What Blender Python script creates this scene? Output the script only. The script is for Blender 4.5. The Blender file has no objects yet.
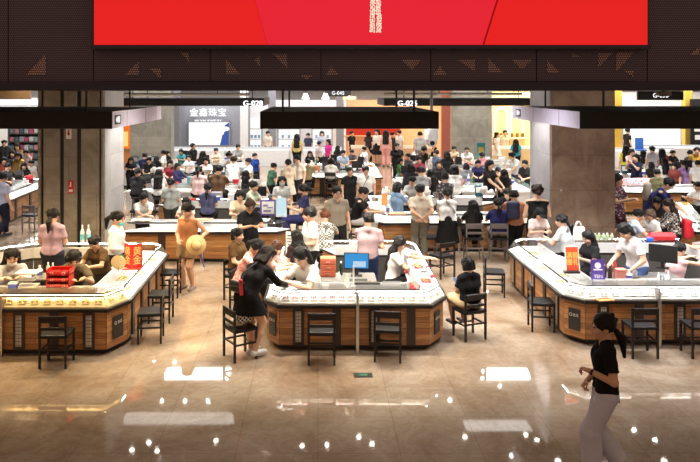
import bpy, bmesh, math, random
import numpy as np
from mathutils import Vector, Matrix
random.seed(7); RNG = random.Random(11)
C = bpy.context.scene.collection
SC = bpy.context.scene
PI = math.pi
F, CX, CY, CH = 740.0, 318.0, 88.0, 4.0        # focal length in pixels, principal point, camera height

def W(px, py, d):
    """World point seen at pixel (px, py) at distance d from the camera's plane."""
    return Vector(((px - CX) * d / F, d, CH - (py - CY) * d / F))
def WX(px, d): return (px - CX) * d / F
def R(a): return math.radians(a)

# ------------------------------------------------------------------ camera
cam = bpy.data.cameras.new('camera'); camo = bpy.data.objects.new('camera', cam); C.objects.link(camo)
camo.location = (0, 0, CH); camo.rotation_euler = (R(90), 0, 0)
cam.sensor_width = 36; cam.lens = 36 * F / 700
cam.shift_x = (350 - CX) / 700; cam.shift_y = -(231 - CY) / 700
cam.clip_end = 200
SC.camera = camo
SC.view_settings.view_transform = 'Standard'
SC.view_settings.look = 'None'
SC.view_settings.gamma = 1
SC.view_settings.use_curve_mapping = False

# ------------------------------------------------------------------ materials
_M = {}
def nodes(name):
    m = bpy.data.materials.new(name); m.use_nodes = True
    nt = m.node_tree
    return m, nt, nt.nodes['Principled BSDF']
def N(nt, t, **kw):
    n = nt.nodes.new(t)
    for k, v in kw.items():
        if k in n.inputs: n.inputs[k].default_value = v
        else: setattr(n, k, v)
    return n
def c4(c): return (c[0], c[1], c[2], 1)
def srgb(r, g, b):
    f = lambda v: (v/255/12.92) if v <= 10 else ((v/255+.055)/1.055)**2.4
    return (f(r), f(g), f(b))
def mixrgb(nt, fac, a, b, mode='MIX'):
    n = nt.nodes.new('ShaderNodeMix'); n.data_type = 'RGBA'; n.blend_type = mode
    for i, v in ((0, fac), (6, a), (7, b)):
        if hasattr(v, 'links') or hasattr(v, 'is_output'): nt.links.new(v, n.inputs[i])
        elif i == 0: n.inputs[0].default_value = v
        else: n.inputs[i].default_value = c4(v)
    return n.outputs[2]
def math_(nt, op, a, b=None):
    n = nt.nodes.new('ShaderNodeMath'); n.operation = op
    for i, v in ((0, a), (1, b)):
        if v is None: continue
        if hasattr(v, 'is_output'): nt.links.new(v, n.inputs[i])
        else: n.inputs[i].default_value = v
    return n.outputs[0]
def pm(name, col, rough=.5, metal=0, var=.12, scale=9, bump=0, spec=.5, coat=0, alpha=None):
    key = ('pm', name, tuple(round(x, 4) for x in col), rough, metal, bump)
    if key in _M: return _M[key]
    m, nt, b = nodes(name)
    tc = N(nt, 'ShaderNodeTexCoord'); nz = N(nt, 'ShaderNodeTexNoise', Scale=scale, Detail=4.0)
    nt.links.new(tc.outputs['Object'], nz.inputs['Vector'])
    out = mixrgb(nt, nz.outputs['Fac'], tuple(x*(1-var) for x in col), tuple(min(1, x*(1+var)) for x in col))
    nt.links.new(out, b.inputs['Base Color'])
    b.inputs['Roughness'].default_value = rough; b.inputs['Metallic'].default_value = metal
    b.inputs['Specular IOR Level'].default_value = spec
    if coat: b.inputs['Coat Weight'].default_value = coat
    if bump:
        bp = N(nt, 'ShaderNodeBump', Strength=bump, Distance=.02); nt.links.new(nz.outputs['Fac'], bp.inputs['Height'])
        nt.links.new(bp.outputs[0], b.inputs['Normal'])
    _M[key] = m
    return m
def emit(name, col, strength=1.0):
    key = ('em', name, col, strength)
    if key in _M: return _M[key]
    m, nt, b = nodes(name)
    b.inputs['Base Color'].default_value = (0, 0, 0, 1); b.inputs['Roughness'].default_value = .6
    b.inputs['Specular IOR Level'].default_value = .1
    b.inputs['Emission Color'].default_value = c4(col); b.inputs['Emission Strength'].default_value = strength
    _M[key] = m
    return m
def cloth(col, pat=None):
    key = ('cloth', tuple(round(x, 3) for x in col), pat)
    if key in _M: return _M[key]
    m, nt, b = nodes('fabric')
    tc = N(nt, 'ShaderNodeTexCoord'); nz = N(nt, 'ShaderNodeTexNoise', Scale=7.0, Detail=3.0, Distortion=.6)
    nt.links.new(tc.outputs['Object'], nz.inputs['Vector'])
    out = mixrgb(nt, nz.outputs['Fac'], tuple(x*.88 for x in col), tuple(min(1, x*1.1) for x in col))
    if pat in ('plaid', 'check', 'stripe'):
        mp = N(nt, 'ShaderNodeMapping'); mp.inputs['Scale'].default_value = (1, 1, 1); nt.links.new(tc.outputs['Object'], mp.inputs['Vector'])
        ck = N(nt, 'ShaderNodeTexChecker', Scale=32.0 if pat != 'plaid' else 26.0); nt.links.new(mp.outputs[0], ck.inputs['Vector'])
        ck.inputs['Color1'].default_value = (.02, .02, .02, 1); ck.inputs['Color2'].default_value = (.75, .72, .68, 1)
        out = ck.outputs['Color']
        if pat == 'plaid':
            nz2 = N(nt, 'ShaderNodeTexChecker', Scale=13.0); nt.links.new(mp.outputs[0], nz2.inputs['Vector'])
            nz2.inputs['Color1'].default_value = (.45, .43, .42, 1); nz2.inputs['Color2'].default_value = (1, 1, 1, 1)
            out = mixrgb(nt, 1.0, ck.outputs['Color'], nz2.outputs['Color'], 'MULTIPLY')
    elif pat and pat.startswith('floral'):
        v = N(nt, 'ShaderNodeTexVoronoi', Scale=16.0); nt.links.new(tc.outputs['Object'], v.inputs['Vector'])
        rp = N(nt, 'ShaderNodeValToRGB'); rp.color_ramp.elements[0].position = .32; rp.color_ramp.elements[1].position = .45
        c2 = (.75, .2, .16) if pat == 'floral' else (.32, .3, .32)
        rp.color_ramp.elements[0].color = c4(c2); rp.color_ramp.elements[1].color = c4(col)
        nt.links.new(v.outputs['Distance'], rp.inputs[0]); out = rp.outputs[0]
    nt.links.new(out, b.inputs['Base Color'])
    b.inputs['Roughness'].default_value = .85; b.inputs['Specular IOR Level'].default_value = .15
    bp = N(nt, 'ShaderNodeBump', Strength=.5, Distance=.03); nt.links.new(nz.outputs['Fac'], bp.inputs['Height'])
    nt.links.new(bp.outputs[0], b.inputs['Normal'])
    _M[key] = m
    return m
def glass_mat(name, tint=(.985, .99, .985), refl=.09):
    key = ('glass', name)
    if key in _M: return _M[key]
    m = bpy.data.materials.new(name); m.use_nodes = True; nt = m.node_tree; nt.nodes.clear()
    o = N(nt, 'ShaderNodeOutputMaterial'); mx = N(nt, 'ShaderNodeMixShader'); tr = N(nt, 'ShaderNodeBsdfTransparent'); gl = N(nt, 'ShaderNodeBsdfGlossy')
    tr.inputs[0].default_value = c4(tint); gl.inputs['Roughness'].default_value = .02
    fr = N(nt, 'ShaderNodeFresnel', IOR=1.45)
    nz = N(nt, 'ShaderNodeTexNoise', Scale=3.0)
    f2 = math_(nt, 'MULTIPLY', fr.outputs[0], math_(nt, 'ADD', math_(nt, 'MULTIPLY', nz.outputs['Fac'], .1), refl*8))
    gm = N(nt, 'ShaderNodeNewGeometry'); f2 = math_(nt, 'MULTIPLY', f2, math_(nt, 'SUBTRACT', 1.0, gm.outputs['Backfacing']))
    nt.links.new(f2, mx.inputs[0]); nt.links.new(tr.outputs[0], mx.inputs[1]); nt.links.new(gl.outputs[0], mx.inputs[2])
    nt.links.new(mx.outputs[0], o.inputs[0])
    _M[key] = m
    return m

# ------------------------------------------------------------------ mesh collector
class MB:
    def __init__(s): s.bm = bmesh.new()
    def _xf(s, vs, loc, rot):
        M = Matrix.Translation(Vector(loc)) @ (rot.to_4x4() if rot is not None else Matrix())
        bmesh.ops.transform(s.bm, matrix=M, verts=vs)
    def box(s, c, size, rz=0, bev=0, rot=None, seg=1):
        g = bmesh.ops.create_cube(s.bm, size=1); vs = g['verts']
        bmesh.ops.scale(s.bm, vec=Vector(size), verts=vs)
        if bev:
            es = list({e for v in vs for e in v.link_edges})
            r = bmesh.ops.bevel(s.bm, geom=es, offset=bev, segments=seg, affect='EDGES', profile=.5)
            vs = list({v for f in r['faces'] for v in f.verts} | {v for v in vs if v.is_valid})
        s._xf(vs, c, rot if rot is not None else Matrix.Rotation(rz, 3, 'Z'))
        return s
    def bar(s, a, b, w, h=None, up=(0, 0, 1)):
        a, b = Vector(a), Vector(b); d = b - a; L = d.length; z = d.normalized()
        x = Vector(up).cross(z)
        if x.length < 1e-4: x = Vector((1, 0, 0)).cross(z) if abs(z.x) < .9 else Vector((0, 1, 0)).cross(z)
        x.normalize(); y = z.cross(x)
        return s.box((a+b)/2, (w, h or w, L), rot=Matrix((x, y, z)).transposed())
    def prism(s, poly, z0, z1):
        n = len(poly)
        lo = [s.bm.verts.new((p[0], p[1], z0)) for p in poly]; hi = [s.bm.verts.new((p[0], p[1], z1)) for p in poly]
        s.bm.faces.new(lo[::-1]); s.bm.faces.new(hi)
        for i in range(n): s.bm.faces.new((lo[i], lo[(i+1) % n], hi[(i+1) % n], hi[i]))
        return s
    def hexa(s, lo, hi):
        n = len(lo)
        a = [s.bm.verts.new(p) for p in lo]; b = [s.bm.verts.new(p) for p in hi]
        s.bm.faces.new(a[::-1]); s.bm.faces.new(b)
        for i in range(n): s.bm.faces.new((a[i], a[(i+1) % n], b[(i+1) % n], b[i]))
        return s
    def cyl(s, a, b, r0, r1=None, n=12):
        a, b = Vector(a), Vector(b); d = b - a
        g = bmesh.ops.create_cone(s.bm, cap_ends=True, segments=n, radius1=r0, radius2=r0 if r1 is None else r1, depth=d.length)
        s._xf(g['verts'], (a+b)/2, Vector((0, 0, 1)).rotation_difference(d.normalized()).to_matrix())
        return s
    def ball(s, c, r, sc=(1, 1, 1), n=10, rot=None):
        g = bmesh.ops.create_uvsphere(s.bm, u_segments=n, v_segments=max(6, n//2+1), radius=1)
        bmesh.ops.scale(s.bm, vec=Vector(sc)*r, verts=g['verts'])
        s._xf(g['verts'], c, rot)
        return s
    def tube(s, pts, r, n=8):
        for a, b in zip(pts[:-1], pts[1:]): s.cyl(a, b, r, r, n)
        for p in pts[1:-1]: s.ball(p, r, n=n)
        return s
    def lathe(s, prof, c=(0, 0, 0), n=16):
        rings = []
        for r, z in prof:
            rings.append([s.bm.verts.new((c[0]+r*math.cos(2*PI*i/n), c[1]+r*math.sin(2*PI*i/n), c[2]+z)) for i in range(n)])
        for A, B in zip(rings[:-1], rings[1:]):
            for i in range(n): s.bm.faces.new((A[i], A[(i+1) % n], B[(i+1) % n], B[i]))
        s.bm.faces.new(rings[0][::-1]); s.bm.faces.new(rings[-1])
        return s
    def torus(s, c, R_, r, n=14, m=6, rot=None):
        v = []
        for i in range(n):
            a = 2*PI*i/n; row = []
            for j in range(m):
                b = 2*PI*j/m; p = Vector(((R_+r*math.cos(b))*math.cos(a), (R_+r*math.cos(b))*math.sin(a), r*math.sin(b)))
                if rot is not None: p = rot @ p
                row.append(s.bm.verts.new(p+Vector(c)))
            v.append(row)
        for i in range(n):
            for j in range(m): s.bm.faces.new((v[i][j], v[(i+1) % n][j], v[(i+1) % n][(j+1) % m], v[i][(j+1) % m]))
        return s
    def build(s, name, mat, parent=None, smooth=False, loc=None, rz=0):
        bmesh.ops.recalc_face_normals(s.bm, faces=s.bm.faces)
        me = bpy.data.meshes.new(name); s.bm.to_mesh(me); s.bm.free()
        if smooth:
            me.polygons.foreach_set('use_smooth', [True]*len(me.polygons))
        me.materials.append(mat)
        o = bpy.data.objects.new(name, me); C.objects.link(o)
        if parent is not None: o.parent = parent
        if loc is not None: o.location = loc
        if rz: o.rotation_euler.z = rz
        return o
def tag(o, label, cat, group=None, kind=None):
    o['label'] = label; o['category'] = cat
    if group: o['group'] = group
    if kind: o['kind'] = kind
    return o
def thing(name, label, cat, loc=(0, 0, 0), rz=0, group=None):
    o = bpy.data.objects.new(name, None); C.objects.link(o); o.empty_display_size = .1
    o.location = loc; o.rotation_euler.z = rz
    return tag(o, label, cat, group)
def copy_tree(o, parent=None):
    c = o.copy(); C.objects.link(c); c.parent = parent
    for ch in list(o.children): copy_tree(ch, c)
    return c
def struct(name, mb, mat, parent=None):
    o = mb.build(name, mat, parent); o['kind'] = 'structure'
    return o
def text(name, body, size, mat, parent, loc, rot=(PI/2, 0, 0), ext=.002, align='CENTER', spacing=1.0, line=1.0):
    cu = bpy.data.curves.new(name, 'FONT'); cu.body = body; cu.size = size; cu.extrude = ext
    cu.align_x = align; cu.align_y = 'CENTER'; cu.space_character = spacing; cu.space_line = line
    cu.materials.append(mat)
    o = bpy.data.objects.new(name, cu); C.objects.link(o)
    o.parent = parent; o.location = loc; o.rotation_euler = rot
    return o

# ------------------------------------------------------------------ implicit surfaces for bodies and clothes
def V3(*a): return np.array(a, dtype=np.float64)
def cap(a, b, ra, rb=None, k=.02, cuts=(), op='u'): return ('cap', V3(*a), V3(*b), ra, ra if rb is None else rb, k, cuts, op)
def ell(c, r, Rm=None, k=.02, cuts=(), op='u'): return ('ell', V3(*c), V3(*r), np.eye(3) if Rm is None else Rm, k, cuts, op)
def polygonise(prims, h):
    lo, hi = V3(9, 9, 9), V3(-9, -9, -9); boxes = []
    for p in prims:
        if p[0] == 'cap':
            r = max(p[3], p[4]); a = np.minimum(p[1], p[2])-r; b = np.maximum(p[1], p[2])+r
        else:
            r = p[2].max(); a = p[1]-r; b = p[1]+r
        boxes.append((a, b))
        if p[-1] == 'u': lo = np.minimum(lo, a); hi = np.maximum(hi, b)
    org = lo-2.5*h; n = np.ceil((hi-org)/h).astype(int)+4
    Fd = np.full(n, 1.0, dtype=np.float32)
    ax = [org[i]+h*np.arange(n[i]) for i in range(3)]
    for p, (a, b) in zip(prims, boxes):
        k, cuts, op = p[-3], p[-2], p[-1]
        pad = k+2.5*h
        i0 = np.clip(np.floor((a-pad-org)/h).astype(int), 0, n); i1 = np.clip(np.ceil((b+pad-org)/h).astype(int)+1, 0, n)
        if np.any(i1 <= i0): continue
        X = ax[0][i0[0]:i1[0], None, None]; Y = ax[1][None, i0[1]:i1[1], None]; Z = ax[2][None, None, i0[2]:i1[2]]
        if p[0] == 'cap':
            A, B = p[1], p[2]; d = B-A; L2 = max(float(d@d), 1e-9)
            px, py, pz = X-A[0], Y-A[1], Z-A[2]
            t = np.clip((px*d[0]+py*d[1]+pz*d[2])/L2, 0, 1)
            D = np.sqrt((px-t*d[0])**2+(py-t*d[1])**2+(pz-t*d[2])**2)-(p[3]+(p[4]-p[3])*t)
        else:
            c, r, Rm = p[1], p[2], p[3]
            px, py, pz = X-c[0], Y-c[1], Z-c[2]
            q = [px*Rm[0, i]+py*Rm[1, i]+pz*Rm[2, i] for i in range(3)]
            k0 = np.sqrt(sum((q[i]/r[i])**2 for i in range(3))); k1 = np.sqrt(sum((q[i]/r[i]**2)**2 for i in range(3)))+1e-9
            D = k0*(k0-1)/k1
        for pt, nn in cuts:
            D = np.maximum(D, (X-pt[0])*nn[0]+(Y-pt[1])*nn[1]+(Z-pt[2])*nn[2])
        S = Fd[i0[0]:i1[0], i0[1]:i1[1], i0[2]:i1[2]]
        if op == 'u':
            hh = np.maximum(k-np.abs(S-D), 0)/k
            S[...] = np.minimum(S, D)-hh*hh*k*.25
        else:
            S[...] = np.maximum(S, -D)
    return nets(Fd, org, h)
def nets(Fd, org, h):
    s = Fd < 0
    nx, ny, nz = Fd.shape
    cnt = np.zeros((nx-1, ny-1, nz-1), dtype=np.int8)
    offs = [(i, j, k) for i in (0, 1) for j in (0, 1) for k in (0, 1)]
    for i, j, k in offs: cnt += s[i:nx-1+i, j:ny-1+j, k:nz-1+k]
    act = np.argwhere((cnt > 0) & (cnt < 8))
    idx = np.full(cnt.shape, -1, dtype=np.int32); idx[act[:, 0], act[:, 1], act[:, 2]] = np.arange(len(act))
    val = {o: Fd[act[:, 0]+o[0], act[:, 1]+o[1], act[:, 2]+o[2]] for o in offs}
    acc = np.zeros((len(act), 3)); w = np.zeros(len(act))
    for o in offs:
        for a in range(3):
            if o[a] == 0:
                e = list(o); e[a] = 1; e = tuple(e)
                v0, v1 = val[o], val[e]; m = (v0 < 0) != (v1 < 0)
                t = np.where(m, v0/np.where(m, v0-v1, 1), 0)
                for b in range(3): acc[:, b] += np.where(m, o[b]+(t if b == a else 0), 0)
                w += m
    vert = org+h*(act+acc/np.maximum(w, 1)[:, None])
    quads = []
    for a in range(3):
        b, c = (a+1) % 3, (a+2) % 3
        sl0 = [slice(None)]*3; sl1 = [slice(None)]*3
        sl0[a] = slice(0, -1); sl1[a] = slice(1, None)
        ch = s[tuple(sl0)] != s[tuple(sl1)]
        e = np.argwhere(ch)
        e = e[(e[:, b] > 0) & (e[:, c] > 0) & (e[:, b] < Fd.shape[b]-1) & (e[:, c] < Fd.shape[c]-1)]
        def cell(db, dc):
            q = e.copy(); q[:, b] += db; q[:, c] += dc
            return idx[q[:, 0], q[:, 1], q[:, 2]]
        Q = np.stack([cell(-1, -1), cell(0, -1), cell(0, 0), cell(-1, 0)], 1)
        inside = s[e[:, 0], e[:, 1], e[:, 2]]
        Q[~inside] = Q[~inside][:, ::-1]
        quads.append(Q)
    return vert, np.concatenate(quads)
def np_mesh(name, vert, quads, mat):
    me = bpy.data.meshes.new(name)
    me.vertices.add(len(vert)); me.vertices.foreach_set('co', np.ascontiguousarray(vert, dtype=np.float32).ravel())
    me.loops.add(quads.size); me.loops.foreach_set('vertex_index', np.ascontiguousarray(quads, dtype=np.int32).ravel())
    me.polygons.add(len(quads)); me.polygons.foreach_set('loop_start', np.arange(0, quads.size, 4, dtype=np.int32))
    me.polygons.foreach_set('use_smooth', np.ones(len(quads), dtype=bool))
    me.update(calc_edges=True); me.validate()
    me.materials.append(mat)
    return me
def sdf_obj(name, prims, h, mat, parent=None):
    v, q = polygonise(prims, h)
    o = bpy.data.objects.new(name, np_mesh(name, v, q, mat)); C.objects.link(o)
    if parent is not None: o.parent = parent
    return o

def fonts_to_meshes():
    dg = bpy.context.evaluated_depsgraph_get()
    for o in [o for o in C.objects if o.type == 'FONT']:
        me = bpy.data.meshes.new_from_object(o.evaluated_get(dg)); me.name = o.name
        m = bpy.data.objects.new('swap', me); C.objects.link(m)
        m.parent = o.parent; m.location = o.location; m.rotation_euler = o.rotation_euler
        nm = o.name; bpy.data.objects.remove(o); m.name = nm
# ------------------------------------------------------------------ people
SKIN = [(.62, .36, .24), (.68, .42, .29), (.55, .31, .2)]
BLACK, WHITE = (.012, .012, .014), (.82, .81, .79)
def unit(v): return v/max(np.linalg.norm(v), 1e-9)
def ik(a, target, l1, l2, pole):
    d = target-a; L = np.linalg.norm(d); mx = (l1+l2)*.985
    if L > mx: d = d*mx/L; L = mx
    if L < .12: L = .12; d = unit(d)*L
    t = a+d; u = d/L
    x = (l1*l1-l2*l2+L*L)/(2*L); y = math.sqrt(max(l1*l1-x*x, 0))
    p = pole-u*(pole@u); p = unit(p)
    return a+u*x+p*y, t
def skeleton(H, pose='stand', lean=0, hp=10, hyaw=0, seat=.46, arms='down', male=False, counter=.93, stride=0, bow=0):
    S = {}
    a = R(lean)
    dr = lambda t: V3(0, -math.sin(t), math.cos(t))
    if pose == 'sit':
        P = V3(0, 0, seat+.108)
    else:
        P = V3(0, .11*H*math.sin(a), .53*H)
    Cc = P+.17*H*dir_(a*.55); Sc = Cc+.115*H*dir_(a)
    S['P'], S['C'], S['S'], S['a'], S['H'] = P, Cc, Sc, a, H
    S['back'] = V3(0, math.cos(a), math.sin(a))
    Nk = Sc+.022*H*dir_(a); S['N'] = Nk
    na = a*.75+R(hp)*.45
    Hc = Nk+.088*H*dir_(na)+V3(0, -.01*H, 0); S['Hc'] = Hc
    th, yw = R(hp)+a*.5, R(hyaw)
    Rx = np.array([[1, 0, 0], [0, math.cos(th), -math.sin(th)], [0, math.sin(th), math.cos(th)]])
    Rz = np.array([[math.cos(yw), -math.sin(yw), 0], [math.sin(yw), math.cos(yw), 0], [0, 0, 1]])
    S['HR'] = Rz @ Rx
    S['top'] = Hc[2]+.084*H
    sw = .105*H if male else .09*H
    S['sh'] = {}; S['el'] = {}; S['wr'] = {}; S['td'] = {}
    am = arms if isinstance(arms, (tuple, list)) and not isinstance(arms[0], float) else (arms, arms)
    for i, sd in enumerate((-1, 1)):             # the right side is at -x (facing -y)
        sh = Sc+V3(sd*sw, 0, -.014*H); mode = am[i]; pole = V3(sd*.55, .5, -.7); td = V3(-sd, -.3, 0)
        if mode == 'down': t = sh+V3(sd*.035*H, -.035*H, -.318*H); td = V3(0, -1, 0); pole = V3(sd*.3, 1, 0)
        elif mode == 'counter': t = V3(sd*.06*H, sh[1]-.235*H, counter+.03)
        elif mode == 'fold': t = V3(-sd*.05*H, sh[1]-.2*H, counter+.035); pole = V3(sd*.9, .1, -.5)
        elif mode == 'reach': t = V3(sd*.08*H, sh[1]-.31*H, counter+.03)
        elif mode == 'phone': t = V3(sd*.045*H, Sc[1]-.185*H, Sc[2]-.125*H)
        elif mode == 'up': t = V3(sd*.04*H, Sc[1]-.17*H, Sc[2]+.0*H)
        elif mode == 'chin': t = V3(sd*.03*H, Hc[1]-.085*H, Hc[2]-.085*H)
        elif mode == 'back': t = V3(-sd*.0*H, P[1]+.09*H, P[2]+.03*H); td = V3(0, 0, 1); pole = V3(sd*.9, .4, 0)
        elif mode == 'lap': t = V3(sd*.045*H, P[1]-.17*H, P[2]+.085)
        elif mode == 'belly': t = V3(sd*.035*H, P[1]-.13*H, P[2]+.07*H)
        elif mode == 'hang': t = sh+V3(sd*.05*H, -.12*H, -.25*H); td = V3(0, -1, 0)
        else: t = V3(*mode); t = t*H if abs(mode[2]) < 1.0 and len(mode) == 3 and False else t
        el_, wr = ik(sh, t, .172*H, .15*H, pole)
        S['sh'][sd], S['el'][sd], S['wr'][sd], S['td'][sd] = sh, el_, wr, td
    S['hip'] = {}; S['kn'] = {}; S['an'] = {}; S['ff'] = {}
    for sd in (-1, 1):
        hip = P+V3(sd*.052*H, 0, -.015*H)
        if pose == 'sit':
            kn = V3(sd*.062*H, -.235*H, seat+.085); an = V3(sd*.06*H, -.225*H+.03, max(.075, kn[2]-.24*H)); ff = V3(0, -1, 0)
        else:
            st = stride*sd
            an = V3(sd*.05*H, -st*H+(.0 if not stride else 0), .05*H+(0.025*H if st < 0 else 0))
            kn, an = ik(hip, an, .245*H, .24*H, V3(0, -1, 0)); ff = V3(sd*.15, -1, 0)
        S['hip'][sd], S['kn'][sd], S['an'][sd], S['ff'][sd] = hip, kn, an, unit(ff)
    return S
def dir_(t): return V3(0, -math.sin(t), math.cos(t))

def torso(S, inf, male, hem=None, k=.035):
    H = S['H']; out = []
    P, Cc, Sc = S['P'], S['C'], S['S']; bk = S['back']
    cut = [] if hem is None else [(P+V3(0, 0, hem), -unit(V3(0, -math.sin(S['a']*.3), math.cos(S['a']*.3))))]
    wf = 1.0 if male else .92
    for sd in (-1, 1):
        out.append(cap(P+V3(sd*.044*H, 0, -.005*H), P+V3(sd*.038*H, 0, .03*H), .06*H+inf, .055*H+inf, k, cut))
        out.append(cap(P+V3(sd*.038*H, 0, .03*H), Cc+V3(sd*.042*H*wf, -.004*H, 0), .052*H*wf+inf, .058*H*wf+inf, k, cut))
        out.append(cap(Cc+V3(sd*.042*H*wf, -.004*H, 0), Sc+V3(sd*.062*H*wf, 0, -.03*H), .058*H*wf+inf, .042*H*wf+inf, k, cut))
        out.append(cap(Sc+V3(sd*.022*H, .004*H, .006*H), S['sh'][sd]+V3(-sd*.006*H, 0, -.008*H), .032*H+inf, .028*H+inf, k, cut))
        if not male:
            b = Cc*.6+Sc*.4-bk*.036*H
            out.append(ell(b+V3(sd*.036*H, 0, 0), (.036*H+inf, .032*H+inf, .04*H+inf), None, k+.01))
    return out
def hand_prims(S, sd, h, curl=.35):
    H = S['H']*.97; w = S['wr'][sd]; u = unit(w-S['el'][sd])
    u = unit(u+V3(0, 0, -.12)) if u[2] > -.6 else u
    t = S['td'][sd]; t = t-u*(t@u); t = unit(t); n = np.cross(u, t)
    if n[2] > 0 and abs(n[2]) > .3: n = -n                       # curl downwards / inwards
    fr = max(.0052*H, .62*h); out = []
    L = [.043, .05, .046, .036]
    for i in range(4):
        off = t*(.0165-.011*i)*H
        m0 = w+t*(.008-.0055*i)*H+u*.004*H; m1 = w+off+u*(.05-.002*abs(i-1))*H
        out.append(cap(m0, m1, .0092*H, .0078*H, .012))
        c1 = curl+.1*i; m2 = m1+(u*math.cos(c1)+n*math.sin(c1))*L[i]*.5*H
        c2 = c1+.55+max(0, curl-.35)*.9; m3 = m2+(u*math.cos(c2)+n*math.sin(c2))*L[i]*.5*H
        out.append(cap(m1, m2, fr*1.08, fr, .003)); out.append(cap(m2, m3, fr, fr*.85, .003))
    b = w+u*.012*H+t*.012*H; m1 = b+(u*.6+t*.75+n*.25)*.028*H; m2 = m1+(u*.9+t*.25+n*.3)*.026*H
    out.append(cap(b, m1, .0095*H, fr*1.15, .006)); out.append(cap(m1, m2, fr*1.1, fr*.9, .003))
    return out
HEADK = 1.08
def head_prims(S):
    H = S['H']*HEADK; c = S['Hc']; Rm = S['HR']; p = lambda x, y, z: c+Rm @ V3(x*H, y*H, z*H)
    o = [cap(S['N']-V3(0, 0, .015*H), p(0, .012, -.035), .033*H, .03*H, .02),
         ell(p(0, .008, .016), (.045*H, .055*H, .055*H), Rm, .02),
         ell(p(0, -.017, -.028), (.034*H, .037*H, .043*H), Rm, .03),
         ell(p(0, -.03, -.062), (.014*H, .013*H, .011*H), Rm, .02),
         cap(p(0, -.047, .006), p(0, -.06, -.015), .005*H, .0085*H, .012),
         ell(p(0, -.05, -.036), (.014*H, .007*H, .005*H), Rm, .006)]
    for sd in (-1, 1):
        o.append(ell(p(sd*.045, .006, -.008), (.006*H, .014*H, .02*H), Rm, .006))
        o.append(ell(p(sd*.017, -.05, .006), (.0085*H, .006*H, .005*H), Rm, .006, (), 's') if False else ell(p(sd*.022, -.036, -.018), (.018*H, .015*H, .016*H), Rm, .02))
    return o
def hair_prims(S, style):
    H = S['H']*HEADK; c = S['Hc']; Rm = S['HR']; p = lambda x, y, z: c+Rm @ V3(x*H, y*H, z*H)
    fr = unit(Rm @ V3(0, -1, 0)); dn = unit(Rm @ V3(0, 0, -1))
    o = []
    low = p(0, 0, -.03) if style not in ('buzz',) else p(0, 0, .0)
    cutlow = (low, unit(dn*.9+fr*.35))
    o.append(ell(p(0, .012, .021), (.0525*H, .062*H, .06*H), Rm, .02, [cutlow] if style in ('short', 'buzz') else [(p(0, 0, -.045), unit(dn*.9+fr*.45))]))
    if style in ('long', 'bob', 'short_f'):
        B = S['back']; zb = {'long': -.17, 'bob': -.0, 'short_f': .03}[style]
        for i, sx in enumerate((-1, -.6, -.2, .2, .6, 1)):
            a = p(sx*.042, .028, .0); m = S['S']+B*(.04*H if abs(sx) < .6 else .012*H)+V3(sx*.05*H, 0, .02*H)
            if style == 'long':
                e = S['S']+B*(.065*H if abs(sx) < .6 else .05*H)+V3(sx*.055*H, 0, 0)+dir_(S['a'])*zb*H
                o += [cap(a, m, .022*H, .024*H, .035), cap(m, e, .026*H, (.012+.006*((i*7) % 3)/2)*H, .035)]
            else:
                e = a+(m-a)*(.75 if style == 'bob' else .45)
                o.append(cap(a, e, .023*H, .02*H, .02))
    if style in ('pony', 'lowpony'):
        zt = .012 if style == 'pony' else -.03
        b = p(0, .066, zt); m = p(0, .09, zt-.045); e = m+V3(0, .012*H, -.1*H)
        o += [cap(b, m, .017*H, .024*H, .015), cap(m, e, .024*H, .009*H, .02)]
    if style == 'bun': o.append(ell(p(0, .05, .062), (.03*H,)*3, None, .012))
    if style == 'lowbun': o.append(ell(p(0, .075, -.02), (.027*H,)*3, None, .012))
    rr = random.Random(int((H*1e5+c[2]*1e4)) % 9973)
    for _ in range(9):
        a = rr.uniform(-2.2, 2.2); zz = rr.uniform(-.01, .07); q = max(.06**2-(zz-.02)**2, .0004)**.5
        b0 = p(q*math.sin(a)*.88, .012+q*math.cos(a)*1.0, zz)
        o.append(cap(b0, b0+unit(b0-c)*rr.uniform(0, .006)+V3(rr.uniform(-.01, .01), rr.uniform(-.01, .01), -rr.uniform(.01, .035)), .014*H, .007*H, .015))
    o.append(ell(p(0, -.075, -.022), (.040*H, .055*H, .062*H), Rm, .02, (), 's'))
    o.append(ell(p(0, -.09, -.05), (.06*H, .05*H, .07*H), Rm, .02, (), 's'))
    if style in ('fringe', 'long_fringe'): pass
    return o
_EYE = {}
def unit_ball(mat):
    if mat.name not in _EYE:
        mb = MB(); mb.ball((0, 0, 0), 1, n=8); o = mb.build('eye', mat, smooth=True); _EYE[mat.name] = o.data; bpy.data.objects.remove(o)
    return _EYE[mat.name]
def face_bit(name, S, body, at, r, mat):
    H = S['H']*HEADK; Rm = S['HR']; c = S['Hc']+Rm @ V3(*at)*H
    o = bpy.data.objects.new(name, unit_ball(mat)); C.objects.link(o); o.parent = body
    M3 = Matrix([[Rm[i][j] for j in range(3)] for i in range(3)])
    o.matrix_local = Matrix.Translation(Vector(c)) @ M3.to_4x4() @ Matrix.Diagonal((r[0]*H, r[1]*H, r[2]*H, 1))
    return o
PEOPLE = []; GIRTH = 1.17
def in_quad(q, x, y, m):
    """Is the point inside the convex quad grown by m?"""
    n = len(q); sg = None
    for i in range(n):
        a, b = q[i], q[(i+1) % n]; ex, ey = b[0]-a[0], b[1]-a[1]; L = math.hypot(ex, ey)
        d = (ex*(y-a[1])-ey*(x-a[0]))/max(L, 1e-6)
        if d < -m: return False
    return True
QUADS = []
def clear(x, y, m=.19, pr=.43):
    if any(in_quad(q, x, y, m) for q in QUADS): return False
    return all((S['root'][0]-x)**2+(S['root'][1]-y)**2 > pr*pr for S in PEOPLE)
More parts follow.
